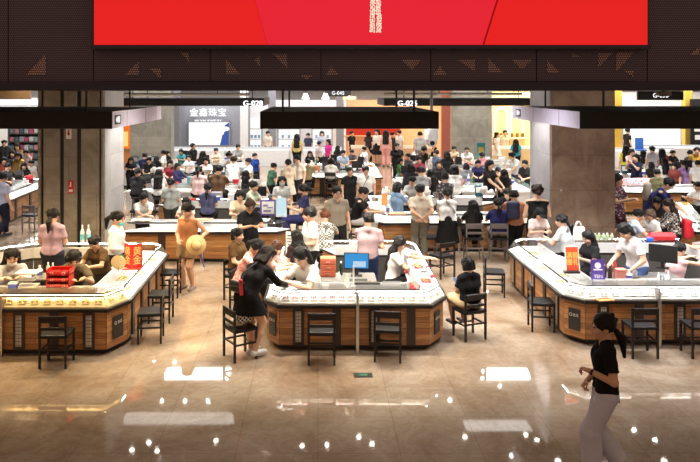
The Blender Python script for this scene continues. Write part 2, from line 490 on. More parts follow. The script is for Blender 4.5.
def stool(lab, x, y, seat):
    t = thing('bar_stool', 'black stool under the '+lab, 'stool', (x, y, 0))
    fm = pm('stool_frame', (.02, .018, .018), .4, .4)
    MB().lathe([(.16, seat-.06), (.175, seat-.045), (.175, seat-.015), (.15, seat)], n=18).build('seat', pm('stool_seat', (.015, .014, .015), .5), t, smooth=False)
    for k in range(4):
        a = PI/4+k*PI/2
        MB().bar((.19*math.cos(a), .19*math.sin(a), 0), (.13*math.cos(a), .13*math.sin(a), seat-.05), .022).build('leg', fm, t)
    MB().torus((0, 0, max(.1, seat*.35)), .165, .009, 20, 6).build('foot_ring', fm, t)
def person(label, px, hy, d, face=0, top=WHITE, bot=BLACK, sl='short', bottom='pants', hair='long', hc=(.011, .009, .009), pose='stand', lean=0, hp=12,
           hyaw=0, seat=.475, arms='down', male=False, skin=1, pat=None, shoe=(.05, .05, .055), counter=.93, stride=0, h=None, mask=None, H=None, group=None,
           shortlen=.45, face_on=None, glasses=False, socks=None, hem=None, bpat=None, specs=None, root=None, girth=None, chair_=None, curl=.35):
    g_ = GIRTH if girth is None else girth
    kw = dict(pose=pose, lean=lean, hp=hp, hyaw=hyaw, seat=seat, arms=arms, male=male, counter=counter, stride=stride)
    hh = H or (1.72 if male else 1.62)
    fr = R(face); cf, sf = math.cos(fr), math.sin(fr)
    if root is None:
        S = skeleton(hh, **kw)
        ox, oy = g_*(S['Hc'][0]*cf-S['Hc'][1]*sf), g_*(S['Hc'][0]*sf+S['Hc'][1]*cf)
        for k in range(75):
            kk = k if k <= 30 else k-30
            dd = d+(.05*((kk+1)//2))*(1 if kk % 2 else -1)
            x_ = WX(px, dd+oy)-ox
            kn_ = .25*hh*g_
            if clear(x_, dd, .19, .43 if d < 20 else .5) and (pose != 'sit' or k > 30 or not any(in_quad(q, x_+kn_*sf, dd-kn_*cf, .07) for q in QUADS)): d = dd; break
        else: print('NOROOM', label)
    for _ in range(4):
        S = skeleton(hh, **kw)
        hx, hyy = g_*(S['Hc'][0]*cf-S['Hc'][1]*sf), g_*(S['Hc'][0]*sf+S['Hc'][1]*cf)
        dh = d+hyy; zt = CH-(hy-CY)*dh/F
        if H is None:
            hh = hh*zt/S['top'] if pose != 'sit' else hh+(zt-S['top'])/.47
            hh = min(max(hh, 1.38 if not male else 1.5), 1.86)
    S = skeleton(hh, **kw); H = hh
    rx = WX(px, d+hyy)-hx
    if root is not None: rx = root
    s_px = F/d
    if h is None: h = .0115 if d < 13.2 else (.013 if d < 15.5 else (.016 if d < 20 else .022))
    sk = pm('skin', SKIN[skin], .55, 0, .06, 14, spec=.35)
    hand = [q for sd in (-1, 1) for q in hand_prims(S, sd, h, curl)]
    b = torso(S, 0, male)+head_prims(S)
    for sd in (-1, 1):
        b += [cap(S['sh'][sd], S['el'][sd], (.031 if male else .027)*H, .023*H, .02), cap(S['el'][sd], S['wr'][sd], .0235*H, .0155*H, .015),
              cap(S['hip'][sd], S['kn'][sd], .052*H, .034*H, .025), cap(S['kn'][sd], S['kn'][sd]*.6+S['an'][sd]*.4+V3(0, .008*H, 0), .034*H, .034*H, .02),
              cap(S['kn'][sd]*.6+S['an'][sd]*.4+V3(0, .008*H, 0), S['an'][sd], .034*H, .021*H, .02)]
        an, ff = S['an'][sd], S['ff'][sd]
        gz = max(an[2]-.05*H, 0)
        b += [cap(an+V3(0, 0, -.025*H)-ff*.015*H, an+ff*.085*H+V3(0, 0, -.034*H), .022*H, .014*H, .02)]
    body = sdf_obj('person', b+hand, h, sk)
    body.location = (rx, d, 0); body.rotation_euler.z = fr; body.scale = (g_, g_, 1)
    tag(body, label, 'person', group)
    # upper garment
    if sl is not None:
        low = hem if hem is not None else (-.03*H if bottom not in ('skirt', 'dress') else .03*H)
        g = torso(S, .0125, male, low)
        sc = Matrix.Identity(3)
        for sd in (-1, 1):
            sh, el_, wr = S['sh'][sd], S['el'][sd], S['wr'][sd]; u = unit(el_-sh)
            if sl == 'none': continue
            if sl == 'cap': cutp = sh+u*.05*H
            else: cutp = sh+u*.118*H
            if sl == 'long':
                u2 = unit(wr-el_)
                g += [cap(sh+V3(-sd*.004*H, 0, -.006*H), el_, .033*H, .031*H, .02), cap(el_, wr, .031*H, .024*H, .012, [(wr-u2*.005*H, u2)])]
            else: g.append(cap(sh+V3(-sd*.004*H, 0, -.006*H), el_, (.032 if male else .029)*H+.004, .037*H+.006, .02, [(cutp, u)]))
        if sl == 'none':
            g.append(('cap', S['S']+V3(-.1*H, 0, .06*H), S['S']+V3(.1*H, 0, .06*H), .062*H, .062*H, .01, (), 's'))
        else:
            g.append(ell(S['N']+S['a']*V3(0, -.03*H, 0)+V3(0, -.024*H, .028*H), (.036*H, .036*H, .03*H), None, .01, (), 's'))
        sdf_obj('dress_top' if bottom == 'dress' else ('sleeveless_top' if sl == 'none' else 'shirt'), g, h, cloth(top, pat), body)
    # lower garment
    bc = cloth(top if bottom == 'dress' else bot, pat if bottom == 'dress' else bpat)
    P = S['P']
    if bottom in ('pants', 'shorts', 'jeans', 'wide'):
        g = []; cutw = [(P+V3(0, 0, .035*H), dir_(S['a']*.4))]
        for sd in (-1, 1):
            hip, kn, an = S['hip'][sd], S['kn'][sd], S['an'][sd]
            fl = .0 if bottom != 'wide' else .02
            g.append(cap(P+V3(sd*.044*H, 0, -.005*H), P+V3(sd*.04*H, 0, .04*H), .06*H+.008, .054*H+.008, .03, cutw))
            if bottom == 'shorts':
                u = unit(kn-hip); cp = hip+u*.245*H*shortlen*2*.62
                g.append(cap(hip, kn, .058*H+.01, .05*H+.016, .025, [(cp, u)]))
            else:
                u = unit(an-kn)
                g += [cap(hip, kn, .056*H+.008, .041*H+.006+fl, .025), cap(kn+V3(0, .006*H, 0), an+V3(0, .004*H, 0), .043*H+.006+fl, .034*H+.006+fl*1.6, .02, [(an-u*.012*H, u)])]
        sdf_obj('shorts' if bottom == 'shorts' else 'trousers', g, h, bc, body)
    elif bottom in ('skirt', 'dress'):
        g = []
        if pose == 'sit':
            for sd in (-1, 1):
                u = unit(S['kn'][sd]-S['hip'][sd])
                g += [cap(S['hip'][sd], S['kn'][sd], .066*H+.012, .052*H+.012, .05, [(S['kn'][sd]-u*.02*H, u)]), cap(P+V3(sd*.035*H, 0, 0), P+V3(sd*.03*H, 0, .06*H), .064*H+.012, .05*H+.012, .04)]
        else:
            zl = .30*H if shortlen == .45 else shortlen*H
            for x, y in ((-.035, 0), (.035, 0), (0, .02), (0, -.02)):
                g.append(cap(P+V3(x*H, y*H, .05*H), V3(x*1.7*H, P[1]*.6+y*1.9*H-.008*H, zl), .044*H+.012, .083*H+.012, .04, [(V3(0, 0, zl), V3(0, 0, -1))]))
            g += [cap(P+V3(sd*.042*H, 0, -.01*H), P+V3(sd*.036*H, 0, .035*H), .063*H+.009, .055*H+.007, .03) for sd in (-1, 1)]
        sdf_obj('dress_skirt' if bottom == 'dress' else 'skirt', g, h, bc, body)
    # shoes
    if shoe is not None:
        for sd in (-1, 1):
            an, ff = S['an'][sd], S['ff'][sd]
            sdf_obj('shoe', [cap(an+V3(0, 0, -.024*H)-ff*.018*H, an+ff*.088*H+V3(0, 0, -.033*H), .028*H, .021*H, .02, [(an+V3(0, 0, .0*H), V3(0, 0, 1)), (V3(0, 0, an[2]-.052*H), V3(0, 0, -1))])], h, pm('shoe_leather', shoe, .5), body)
    if hair: sdf_obj('hair', hair_prims(S, hair), h, pm('hair_strands', tuple(x*.8 for x in hc), .5, 0, .4, 60, bump=.9, spec=.22), body)
    # face
    facing = (face+hyaw+180) % 360-180
    on = abs(facing) < 118 if face_on is None else face_on
    if on and d < 36:
        dk = pm('eye_dark', (.012, .009, .008), .25); lip = pm('lips', (.42, .12, .1), .5)
        for sd in (-1, 1):
            face_bit('eye', S, body, (sd*.0195, -.0475, .003), (.0075, .0045, .0042), dk)
            if d < 24: face_bit('eyebrow', S, body, (sd*.0195, -.0485, .0165), (.0105, .004, .0022), dk)
        if not mask: face_bit('mouth', S, body, (0, -.0545, -.036), (.0125, .0045, .0042), lip)
    if mask:
        off = -.02 if mask[1] == 'chin' else 0
        Hh = S['H']*HEADK; p = lambda x, y, z: S['Hc']+S['HR'] @ V3(x*Hh, y*Hh, z*Hh)
        sdf_obj('face_mask', [ell(p(0, -.03, -.034+off), (.04*H, .036*H, .03*H), S['HR'], .01, [(p(0, -.018, 0), unit(S['HR'] @ V3(0, 1, 0)))])], min(h, .012), cloth(mask[0]), body)
    if glasses:
        Hh = S['H']*HEADK; mb = MB(); M3 = Matrix([[S['HR'][i][j] for j in range(3)] for i in range(3)])
        for sd in (-1, 1):
            c = S['Hc']+S['HR'] @ V3(sd*.02*Hh, -.055*Hh, .003*Hh)
            mb.torus(c, .012*Hh, .0018*Hh, 12, 5, M3 @ Matrix.Rotation(PI/2, 3, 'X'))
        for a, b_ in (((-.008, -.055, .004), (.008, -.055, .004)), ((-.031, -.054, .004), (-.047, .0, .004)), ((.031, -.054, .004), (.047, .0, .004))):
            mb.cyl(S['Hc']+S['HR'] @ (V3(*a)*Hh), S['Hc']+S['HR'] @ (V3(*b_)*Hh), .0016*Hh, n=6)
        mb.build('glasses', pm('eyeglass_frame', (.02, .02, .02), .3), body)
    if pose == 'sit' and chair_ is None:
        stool(' '.join(label.split()[:11]), rx, d, seat)
    S['seat'] = seat
    S['obj'] = body; S['face'] = fr; S['root'] = V3(rx, d, 0); S['g'] = g_
    PEOPLE.append(S)
    return S
def wpt(S, p):
    """A point of a person's own frame in the world."""
    c, s = math.cos(S['face']), math.sin(S['face'])
    g = S['g']
    return Vector((S['root'][0]+g*(p[0]*c-p[1]*s), S['root'][1]+g*(p[0]*s+p[1]*c), p[2]))
# ------------------------------------------------------------------ surface materials
def marble():
    m, nt, b = nodes('polished_marble')
    tc = N(nt, 'ShaderNodeTexCoord')
    n1 = N(nt, 'ShaderNodeTexNoise', Scale=.55, Detail=8.0, Roughness=.62, Distortion=1.6); nt.links.new(tc.outputs['Object'], n1.inputs['Vector'])
    n2 = N(nt, 'ShaderNodeTexNoise', Scale=3.0, Detail=9.0, Roughness=.7, Distortion=2.4); nt.links.new(tc.outputs['Object'], n2.inputs['Vector'])
    rp = N(nt, 'ShaderNodeValToRGB'); e = rp.color_ramp.elements
    e[0].position, e[1].position = .3, .72; e[0].color = (.30, .205, .135, 1); e[1].color = (.56, .475, .38, 1)
    nt.links.new(n1.outputs['Fac'], rp.inputs[0])
    r2 = N(nt, 'ShaderNodeValToRGB'); e = r2.color_ramp.elements
    e[0].position, e[1].position = .47, .52; e[0].color = (.72, .62, .52, 1); e[1].color = (1, 1, 1, 1)
    nt.links.new(n2.outputs['Fac'], r2.inputs[0])
    col = mixrgb(nt, .35, rp.outputs[0], r2.outputs[0], 'MULTIPLY')
    bk = N(nt, 'ShaderNodeTexBrick', Scale=1.0); bk.offset = 0
    for k, v in (('Color1', (1, 1, 1, 1)), ('Color2', (.9, .88, .86, 1)), ('Mortar', (.7, .64, .58, 1))): bk.inputs[k].default_value = v
    bk.inputs['Mortar Size'].default_value = .004; bk.inputs['Brick Width'].default_value = .9; bk.inputs['Row Height'].default_value = .9
    nt.links.new(tc.outputs['Object'], bk.inputs['Vector'])
    col = mixrgb(nt, 1.0, col, bk.outputs['Color'], 'MULTIPLY')
    nt.links.new(col, b.inputs['Base Color'])
    mr = N(nt, 'ShaderNodeMapRange'); nt.links.new(n1.outputs['Fac'], mr.inputs[0]); mr.inputs[3].default_value = .02; mr.inputs[4].default_value = .05
    nt.links.new(mr.outputs[0], b.inputs['Roughness'])
    b.inputs['IOR'].default_value = 2.7
    return m
def along_z(nt, tc):
    sp = N(nt, 'ShaderNodeSeparateXYZ'); nt.links.new(tc.outputs['Object'], sp.inputs[0])
    u = math_(nt, 'ADD', sp.outputs[0], math_(nt, 'MULTIPLY', sp.outputs[1], .83))
    cb = N(nt, 'ShaderNodeCombineXYZ'); nt.links.new(u, cb.inputs[0]); nt.links.new(sp.outputs[2], cb.inputs[1])
    return cb.outputs[0]
def wood():
    m, nt, b = nodes('plank_wood')
    tc = N(nt, 'ShaderNodeTexCoord'); v = along_z(nt, tc)
    bk = N(nt, 'ShaderNodeTexBrick', Scale=1.0); bk.offset = .37; bk.offset_frequency = 2
    for k, c in (('Color1', (.36, .15, .05, 1)), ('Color2', (.62, .33, .13, 1)), ('Mortar', (.16, .06, .02, 1))): bk.inputs[k].default_value = c
    bk.inputs['Mortar Size'].default_value = .003; bk.inputs['Brick Width'].default_value = 1.1; bk.inputs['Row Height'].default_value = .085
    nt.links.new(v, bk.inputs['Vector'])
    mp = N(nt, 'ShaderNodeMapping'); mp.inputs['Scale'].default_value = (2, 26, 1); nt.links.new(v, mp.inputs['Vector'])
    nz = N(nt, 'ShaderNodeTexNoise', Scale=1.0, Detail=6.0, Distortion=1.2); nt.links.new(mp.outputs[0], nz.inputs['Vector'])
    rp = N(nt, 'ShaderNodeValToRGB'); rp.color_ramp.elements[0].position = .3; rp.color_ramp.elements[1].position = .75
    rp.color_ramp.elements[0].color = (.55, .5, .45, 1); rp.color_ramp.elements[1].color = (1.15, 1.12, 1.05, 1)
    nt.links.new(nz.outputs['Fac'], rp.inputs[0])
    nt.links.new(mixrgb(nt, 1.0, bk.outputs['Color'], rp.outputs[0], 'MULTIPLY'), b.inputs['Base Color'])
    b.inputs['Roughness'].default_value = .35
    return m
def concrete(name, c0, c1, tile=True):
    m, nt, b = nodes(name)
    tc = N(nt, 'ShaderNodeTexCoord'); v = along_z(nt, tc)
    n1 = N(nt, 'ShaderNodeTexNoise', Scale=1.6, Detail=7.0, Roughness=.65, Distortion=.8); nt.links.new(tc.outputs['Object'], n1.inputs['Vector'])
    rp = N(nt, 'ShaderNodeValToRGB'); rp.color_ramp.elements[0].position = .3; rp.color_ramp.elements[1].position = .72
    rp.color_ramp.elements[0].color = c4(c0); rp.color_ramp.elements[1].color = c4(c1); nt.links.new(n1.outputs['Fac'], rp.inputs[0])
    bk = N(nt, 'ShaderNodeTexBrick', Scale=1.0); bk.offset = .5
    for k, c in (('Color1', (1, 1, 1, 1)), ('Color2', (.8, .8, .8, 1)), ('Mortar', (.62, .6, .58, 1))): bk.inputs[k].default_value = c
    bk.inputs['Mortar Size'].default_value = .006; bk.inputs['Brick Width'].default_value = 1.25; bk.inputs['Row Height'].default_value = .82
    nt.links.new(v, bk.inputs['Vector'])
    nt.links.new(mixrgb(nt, 1.0, rp.outputs[0], bk.outputs['Color'], 'MULTIPLY'), b.inputs['Base Color'])
    b.inputs['Roughness'].default_value = .55
    return m
def perforated(name, base, dot, r=.22, pitch=.027):
    m, nt, b = nodes(name)
    tc = N(nt, 'ShaderNodeTexCoord'); sp = N(nt, 'ShaderNodeSeparateXYZ'); nt.links.new(tc.outputs['Object'], sp.inputs[0])
    row = math_(nt, 'MULTIPLY', sp.outputs[2], 1/pitch)
    off = math_(nt, 'MULTIPLY', math_(nt, 'MODULO', math_(nt, 'FLOOR', math_(nt, 'ADD', row, 1000.0)), 2.0), .5)
    fx = math_(nt, 'SUBTRACT', math_(nt, 'FRACT', math_(nt, 'ADD', math_(nt, 'ADD', math_(nt, 'MULTIPLY', sp.outputs[0], 1/pitch), off), 1000.0)), .5)
    fz = math_(nt, 'SUBTRACT', math_(nt, 'FRACT', math_(nt, 'ADD', row, 1000.0)), .5)
    dd = math_(nt, 'SQRT', math_(nt, 'ADD', math_(nt, 'MULTIPLY', fx, fx), math_(nt, 'MULTIPLY', fz, fz)))
    f = math_(nt, 'LESS_THAN', dd, r)
    nz = N(nt, 'ShaderNodeTexNoise', Scale=.5, Detail=2.0); nt.links.new(tc.outputs['Object'], nz.inputs['Vector'])
    bs = mixrgb(nt, nz.outputs['Fac'], tuple(x*.7 for x in base), tuple(x*1.3 for x in base))
    nt.links.new(mixrgb(nt, f, bs, dot), b.inputs['Base Color'])
    b.inputs['Roughness'].default_value = .5
    return m
MARBLE, WOOD = marble(), wood()
CONC = concrete('concrete_tile', (.20, .17, .14), (.42, .37, .32))
CONC2 = concrete('brown_concrete_tile', (.22, .14, .10), (.50, .36, .26))
CONC3 = concrete('pale_concrete_tile', (.17, .16, .13), (.33, .31, .26))
STEEL = pm('dark_steel', (.022, .018, .017), .35, .3)
BLK = pm('black_lacquer', (.006, .005, .005), .5)
CHROME = pm('brushed_steel', (.55, .54, .53), .28, .9)
GREYM = pm('grey_metal', (.33, .33, .37), .4, .5)
WHT = pm('white_laminate', (.83, .83, .84), .35)
DKGREY = pm('dark_grey_laminate', (.07, .068, .066), .5)
GLASS = glass_mat('clear_glass')
GLASSE = pm('green_glass_edge', (.18, .42, .40), .15, spec=.8)

# ------------------------------------------------------------------ the shell of the hall
fl = struct('floor', MB().box((0, 26, -.05), (64, 60, .1)), MARBLE)
struct('ceiling', MB().box((0, 28.6, 4.45), (60, 39, .1)), pm('ceiling_paint', (.08, .07, .07), .8))
struct('wall_left', MB().box((-24, 28, 2.2), (.2, 40, 4.4)), pm('wall_paint', (.75, .74, .74), .7))
struct('wall_right', MB().box((24, 28, 2.2), (.2, 40, 4.4)), pm('wall_paint', (.75, .74, .74), .7))
struct('wall_back', MB().box((0, 46.2, 2.2), (60, .3, 4.4)), pm('shop_wall', (.82, .82, .85), .6))

def column(x0, x1, y0, y1, mats, grooved):
    core = struct('column', MB().box(((x0+x1)/2, (y0+y1)/2, 2.2), (x1-x0-.06, y1-y0-.06, 4.4)), BLK)
    w = x1-x0
    if grooved:
        cuts = [(0, .045), (.085, .335), (.395, .595), (.66, .935), (.965, 1)]
    else:
        cuts = [(0, 1)]
    for a, b in cuts:
        struct('tile_panel', MB().box((x0+w*(a+b)/2, y0+.015, 2.2), (w*(b-a), .05, 4.4), bev=.006), mats[0], core)
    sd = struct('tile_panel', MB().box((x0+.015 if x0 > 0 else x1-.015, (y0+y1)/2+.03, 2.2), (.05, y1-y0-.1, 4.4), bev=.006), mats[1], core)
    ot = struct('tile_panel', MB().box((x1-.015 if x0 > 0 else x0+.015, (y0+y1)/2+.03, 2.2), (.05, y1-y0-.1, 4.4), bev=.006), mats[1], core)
    return core
COLG = concrete('grey_lit_side_tile', (.28, .27, .30), (.42, .41, .44))  # side face of the brown column, its grey light painted into the tile
COLP = concrete('pale_lit_side_tile', (.40, .39, .40), (.55, .54, .55))  # side face of the grooved column, painted paler for the light on it
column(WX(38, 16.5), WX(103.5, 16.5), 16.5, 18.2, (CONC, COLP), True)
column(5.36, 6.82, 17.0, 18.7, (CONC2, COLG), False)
# piers between the shops at the back
for a, b, m in ((130, 171, CONC3), (453, 492, CONC3)):
    struct('column', MB().box((WX((a+b)/2, 36), 36.4, 2.2), (WX(b, 36)-WX(a, 36), .8, 4.4)), m)

# bridge front above: perforated fascia with the screen
D0 = 9.0
PERF = perforated('perforated_metal', (.060, .042, .076), (.20, .14, .20))
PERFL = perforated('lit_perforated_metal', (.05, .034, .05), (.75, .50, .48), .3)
zt, zb = 5.45, CH-(84.5-CY)*D0/F
fas = struct('trim_1', MB().box((0, D0+.3, (zt+zb)/2), (16, .5, zt-zb)), DKGREY)
xs = [-5.2, WX(7.5, D0), WX(93, D0), WX(210, D0), WX(321, D0), WX(431, D0), WX(537, D0), WX(648, D0), 5.4]
for a, b in zip(xs[:-1], xs[1:]):
    struct('perforated_panel', MB().box(((a+b)/2, D0+.035, (zt+zb)/2), (b-a-.012, .03, zt-zb)), PERF, fas)
# triangles of open perforation, lit holes painted as bright dots, in pixels of the fascia plane: (x, y) corners
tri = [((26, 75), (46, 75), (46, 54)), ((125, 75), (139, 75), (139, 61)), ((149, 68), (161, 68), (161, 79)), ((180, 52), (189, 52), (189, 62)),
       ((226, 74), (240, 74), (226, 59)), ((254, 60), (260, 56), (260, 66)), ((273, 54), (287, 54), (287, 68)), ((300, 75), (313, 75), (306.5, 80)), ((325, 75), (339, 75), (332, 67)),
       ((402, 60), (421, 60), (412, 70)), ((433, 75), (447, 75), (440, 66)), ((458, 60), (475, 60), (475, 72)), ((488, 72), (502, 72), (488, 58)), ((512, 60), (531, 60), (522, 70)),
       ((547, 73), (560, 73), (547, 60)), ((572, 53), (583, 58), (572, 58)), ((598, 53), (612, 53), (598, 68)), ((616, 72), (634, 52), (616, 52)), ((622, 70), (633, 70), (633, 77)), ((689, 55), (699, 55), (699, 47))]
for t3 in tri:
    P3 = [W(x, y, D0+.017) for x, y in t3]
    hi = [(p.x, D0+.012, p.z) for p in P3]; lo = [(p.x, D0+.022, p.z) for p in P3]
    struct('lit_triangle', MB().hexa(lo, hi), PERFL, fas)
struct('lower_rail', MB().box((0, D0+.02, CH-(86-CY)*D0/F), (16, .16, (91-81.5)*D0/F), bev=.01), pm('dark_gloss_metal', (.035, .03, .05), .25, .6), fas)

# the red screen
sx0, sx1, sz0, sz1 = WX(93, 8.86), WX(649, 8.86), W(0, 44.5, 8.86).z, 5.5
scr = thing('led_screen', 'huge red LED screen mounted on the dark bridge front above the counters', 'screen', ((sx0+sx1)/2, 8.9, sz0))
w_, h_ = sx1-sx0, sz1-sz0
RED, RED2, RED3 = emit('red_screen_light', srgb(232, 36, 34)), emit('crimson_screen_light', srgb(231, 38, 52)), emit('dark_red_screen_light', srgb(150, 12, 14))
MB().box((0, .1, h_/2), (w_+.04, .16, h_+.06)).build('screen_casing', STEEL, scr)
def scrx(px): return WX(px, 8.86)-(sx0+sx1)/2
def scrz(py): return W(0, py, 8.86).z-sz0
pz = h_
def panel(x0b, x0t, x1b, x1t, m, n='screen_panel'):
    lo = [(x0b, -.0, 0), (x1b, -.0, 0), (x1t, -.0, pz), (x0t, -.0, pz)]
    MB().hexa([(a, .019, c) for a, _, c in lo], [(a, -.001, c) for a, _, c in lo]).build(n, m, scr)
ext = lambda xb, xt: xt+(xt-xb)*(h_-scrz(0))/scrz(0)
lb, lt = scrx(267), ext(scrx(267), scrx(255)); rb, rt = scrx(484), ext(scrx(484), scrx(498))
panel(-w_/2, -w_/2, lb, lt, RED); panel(lb, lt, rb, rt, RED2); panel(rb, rt, w_/2, w_/2, RED)
MB().bar((lb, -.004, 0), (lt, -.004, pz), .006, .01, up=(0, 1, 0)).build('picture_line', emit('faint_red_line', srgb(205, 24, 40)), scr)
MB().bar((rb, -.004, 0), (rt, -.004, pz), .02, .01, up=(0, 1, 0)).build('picture_line', RED3, scr)
mb = MB(); rr = random.Random(4)
for st in (0, 1):
    for k in range(34):
        py = 31.5-k*1.42
        for j in range(3):
            x = 372.4+st*(6.6 if py > 14 else 5.6)+(j-1)*1.75+rr.uniform(-.4, .4)+.02*(31.5-py)
            p = (scrx(x), -.002, scrz(py+rr.uniform(-.4, .4))); mb.cyl((p[0], .0, p[2]), (p[0], -.006, p[2]), .0085+.002*rr.random(), n=7)
mb.build('picture_of_pearl_tassel', emit('pearl_light', srgb(246, 236, 205)), scr)
MB().box((0, .03, -.03), (w_+.06, .12, .05), bev=.008).build('lower_bezel', pm('bezel_metal', (.05, .045, .07), .25, .7), scr)

# ------------------------------------------------------------------ canopies hung over the counters
LAMPS = []
CAN_LAMP = emit('lamp_glow', (1, .93, .82), 14)
def canopy(label, x0, x1, y0, y1, z0=3.37, z1=3.635, side=None, lamps=(4, 3), lm=CAN_LAMP, logo=True):
    t = thing('ceiling_canopy', label, 'canopy', ((x0+x1)/2, (y0+y1)/2, z0), 0, 'black lighting canopies hung above the counters')
    w, l, hh = x1-x0, y1-y0, z1-z0
    CB = pm('canopy_black', (.008, .006, .006), .6)
    MB().box((0, 0, hh/2), (w-.04, l-.04, hh-.02)).build('canopy_body', CB, t)
    MB().box((0, -l/2+.01, hh/2), (w, .02, hh), bev=.004).build('front_fascia', CB, t)
    for s in (-1, 1):
        m = pm('lavender_grey_panel', (.50, .46, .60), .5, 0)
        sp = MB().box((s*(w/2-.01), 0, hh/2), (.02, l-.04, hh)).build('side_fascia', m if side == s else CB, t)
        if side == s:
            for k in (-.25, .12, .36): MB().box((s*(w/2+.001), l*k, hh/2), (.004, .012, hh*.98)).build('panel_joint', DKGREY, sp)
            ly = -l/2+.32 if s > 0 else l/2-.5
            MB().box((s*(w/2+.003), ly, hh*.5), (.008, .34, hh*.56)).build('logo_plate', BLK, sp)
            MB().box((s*(w/2+.008), ly+.04, hh*.5), (.006, .14, hh*.38)).cyl((s*(w/2+.005), ly-.08, hh*.5), (s*(w/2+.011), ly-.08, hh*.5), .04).build('logo', emit('logo_white', (.9, .9, .9)), sp)
    for sx in (-1, 1):
        for sy in (-1, 1): MB().cyl((sx*w*.38, sy*l*.38, hh-.01), (sx*w*.38, sy*l*.38, 4.4-z0), .018, n=8).build('hanger_rod', STEEL, t)
    nx, ny = lamps
    for i in range(nx):
        for j in range(ny):
            x, y = w*((i+.5)/nx-.5)*.92, l*((j+.5)/ny-.5)*.92
            MB().cyl((x, y, -.008), (x, y, .012), .055, n=12).build('downlight', lm, t)
    return t
canopy('black lighting canopy at the left edge, lavender end panel facing the middle', -7.6, WX(112, 11.4), 11.4, 15.0, side=1, lamps=(4, 3))
canopy('middle black lighting canopy hanging over the front counter with the monitor', WX(260, 11.4), WX(439, 11.4), 11.4, 14.9, lamps=(3, 3))
canopy('black lighting canopy at the right, grey end panel in front of the brown column', WX(580, 11.4), 8.6, 11.4, 15.4, side=-1, lamps=(4, 3))
sg = emit('sign_white', (1, 1, 1), 1.6)
c1 = canopy('long black canopy beam reading G-028 in front of the white shop', WX(112, 26), WX(264, 26), 26, 29, lamps=(4, 2))
c2 = canopy('long black canopy beam reading G-025 before the grey concrete pier', WX(384, 26), WX(560, 26), 26, 29, lamps=(4, 2))
for c, px, s in ((c1, 253, 'G-028'), (c2, 407.5, 'G-025')):
    p = W(px, 103.5, 25.97)-c.location
    text('sign_lettering', s, .26, sg, c, p, spacing=1.05, ext=.006)
    for dx in (-.012, .012): text('sign_lettering', s, .26, sg, c, p+Vector((dx, -.002, 0)), spacing=1.05, ext=.004)
def hung_sign(label, s, px, py, d, wpx, hpx, tpx):
    q = W(px, py, d); sc = d/F
    t = thing('hanging_sign', label, 'sign', (q.x, q.y, q.z-hpx*sc/2))
    MB().box((0, 0, hpx*sc/2), (wpx*sc, .12, hpx*sc), bev=.01).build('sign_box', pm('dark_sign', (.02, .016, .02), .5), t)
    for sx in (-.4, .4): MB().cyl((sx*wpx*sc, 0, hpx*sc-.01), (sx*wpx*sc, 0, 4.4-q.z+hpx*sc/2), .015, n=6).build('hanger_rod', STEEL, t)
    text('sign_lettering', s, tpx*sc, sg, t, (0, -.065, hpx*sc/2), ext=.004)
hung_sign('small dark hanging sign reading G-045 above the back of the hall', 'G-045', 338, 93.2, 40, 24, 6.5, 5)
hung_sign('small dark hanging sign reading G-030 behind the right canopy', 'G-030', 660, 95.6, 30, 46, 9, 6.2)
# light grey conduits above the far canopies
for a, b, y, nm in ((120, 250, 94.5, 'long grey conduit pipe above the G-028 canopy'), (384, 522, 94, 'long grey conduit pipe above the G-025 canopy')):
    q0, q1 = W(a, y, 25.3), W(b, y, 25.3)
    t = thing('conduit_pipe', nm, 'pipe', (q0+q1)/2); L = (q1-q0).length
    MB().cyl((-L/2, 0, 0), (L/2, 0, 0), .05, n=10).build('pipe', pm('galvanised_pipe', (.5, .47, .42), .4, .4), t)
    for k in (-.42, -.1, .25, .44): MB().cyl((k*L, 0, .03), (k*L, 0, 4.4-q0.z), .012, n=6).build('hanger', STEEL, t)
# hanging fittings
def hang_cam(label, px, py, d, r):
    q = W(px, py, d); t = thing('ceiling_camera', label, 'camera', (q.x, q.y, q.z))
    mb = MB(); mb.lathe([(.02, r*2.0), (r*.95, r*1.9), (r, r*1.5), (r, r*.2), (r*.9, 0)]); mb.build('housing', pm('camera_shell', (.72, .7, .72), .35), t, smooth=True)
    MB().ball((0, 0, -.0), r*.86, n=14).build('dome', pm('camera_dome', (.6, .6, .62), .2), t, smooth=True)
    MB().cyl((0, -r*.72, -r*.2), (0, -r*.95, -r*.28), r*.34, n=12).build('lens', BLK, t)
    MB().cyl((0, 0, r*1.95), (0, 0, 4.4-q.z), .035, n=10).build('pole', GREYM, t)
hang_cam('white dome security camera hanging on a grey pole right of the middle canopy', 431.5, 141, 17.5, .165)
q = W(663.5, 93.5, 12)
t = thing('ceiling_camera', 'small beige ceiling fixture above the right canopy', 'camera', q)
MB().lathe([(.03, -.05), (.09, -.035), (.1, 0), (.1, .03)]).build('dome', pm('beige_plastic', (.6, .5, .4), .4), t, smooth=True)
MB().box((-.09, 0, .0), (.05, .06, .07)).box((.09, 0, .0), (.05, .06, .07)).build('ear', pm('beige_plastic', (.6, .5, .4), .4), t)
MB().cyl((0, 0, .02), (0, 0, 4.4-q.z), .03).build('stem', GREYM, t)
for px, lab in ((305.5, 'white cone spotlight above the middle canopy, nearer the G-028 sign'), (325.5, 'white cone spotlight above the middle canopy, nearer the G-045 sign')):
    q = W(px, 96.5, 22); t = thing('spotlight', lab, 'spotlight', q)
    MB().cyl((0, 0, -.08), (0, 0, .1), .13, .05).build('lamp_shade', pm('pale_shade', (.85, .8, .7), .5), t)
    MB().cyl((0, 0, -.085), (0, 0, -.07), .1).build('bulb', emit('bulb_glow', (1, .9, .7), 4), t)
    MB().cyl((0, 0, .09), (0, 0, 4.4-q.z), .015, n=6).build('cord', BLK, t)
q = W(350, 98, 22); t = thing('ceiling_fan', 'small pale yellow ceiling fan above the middle canopy', 'fan', q)
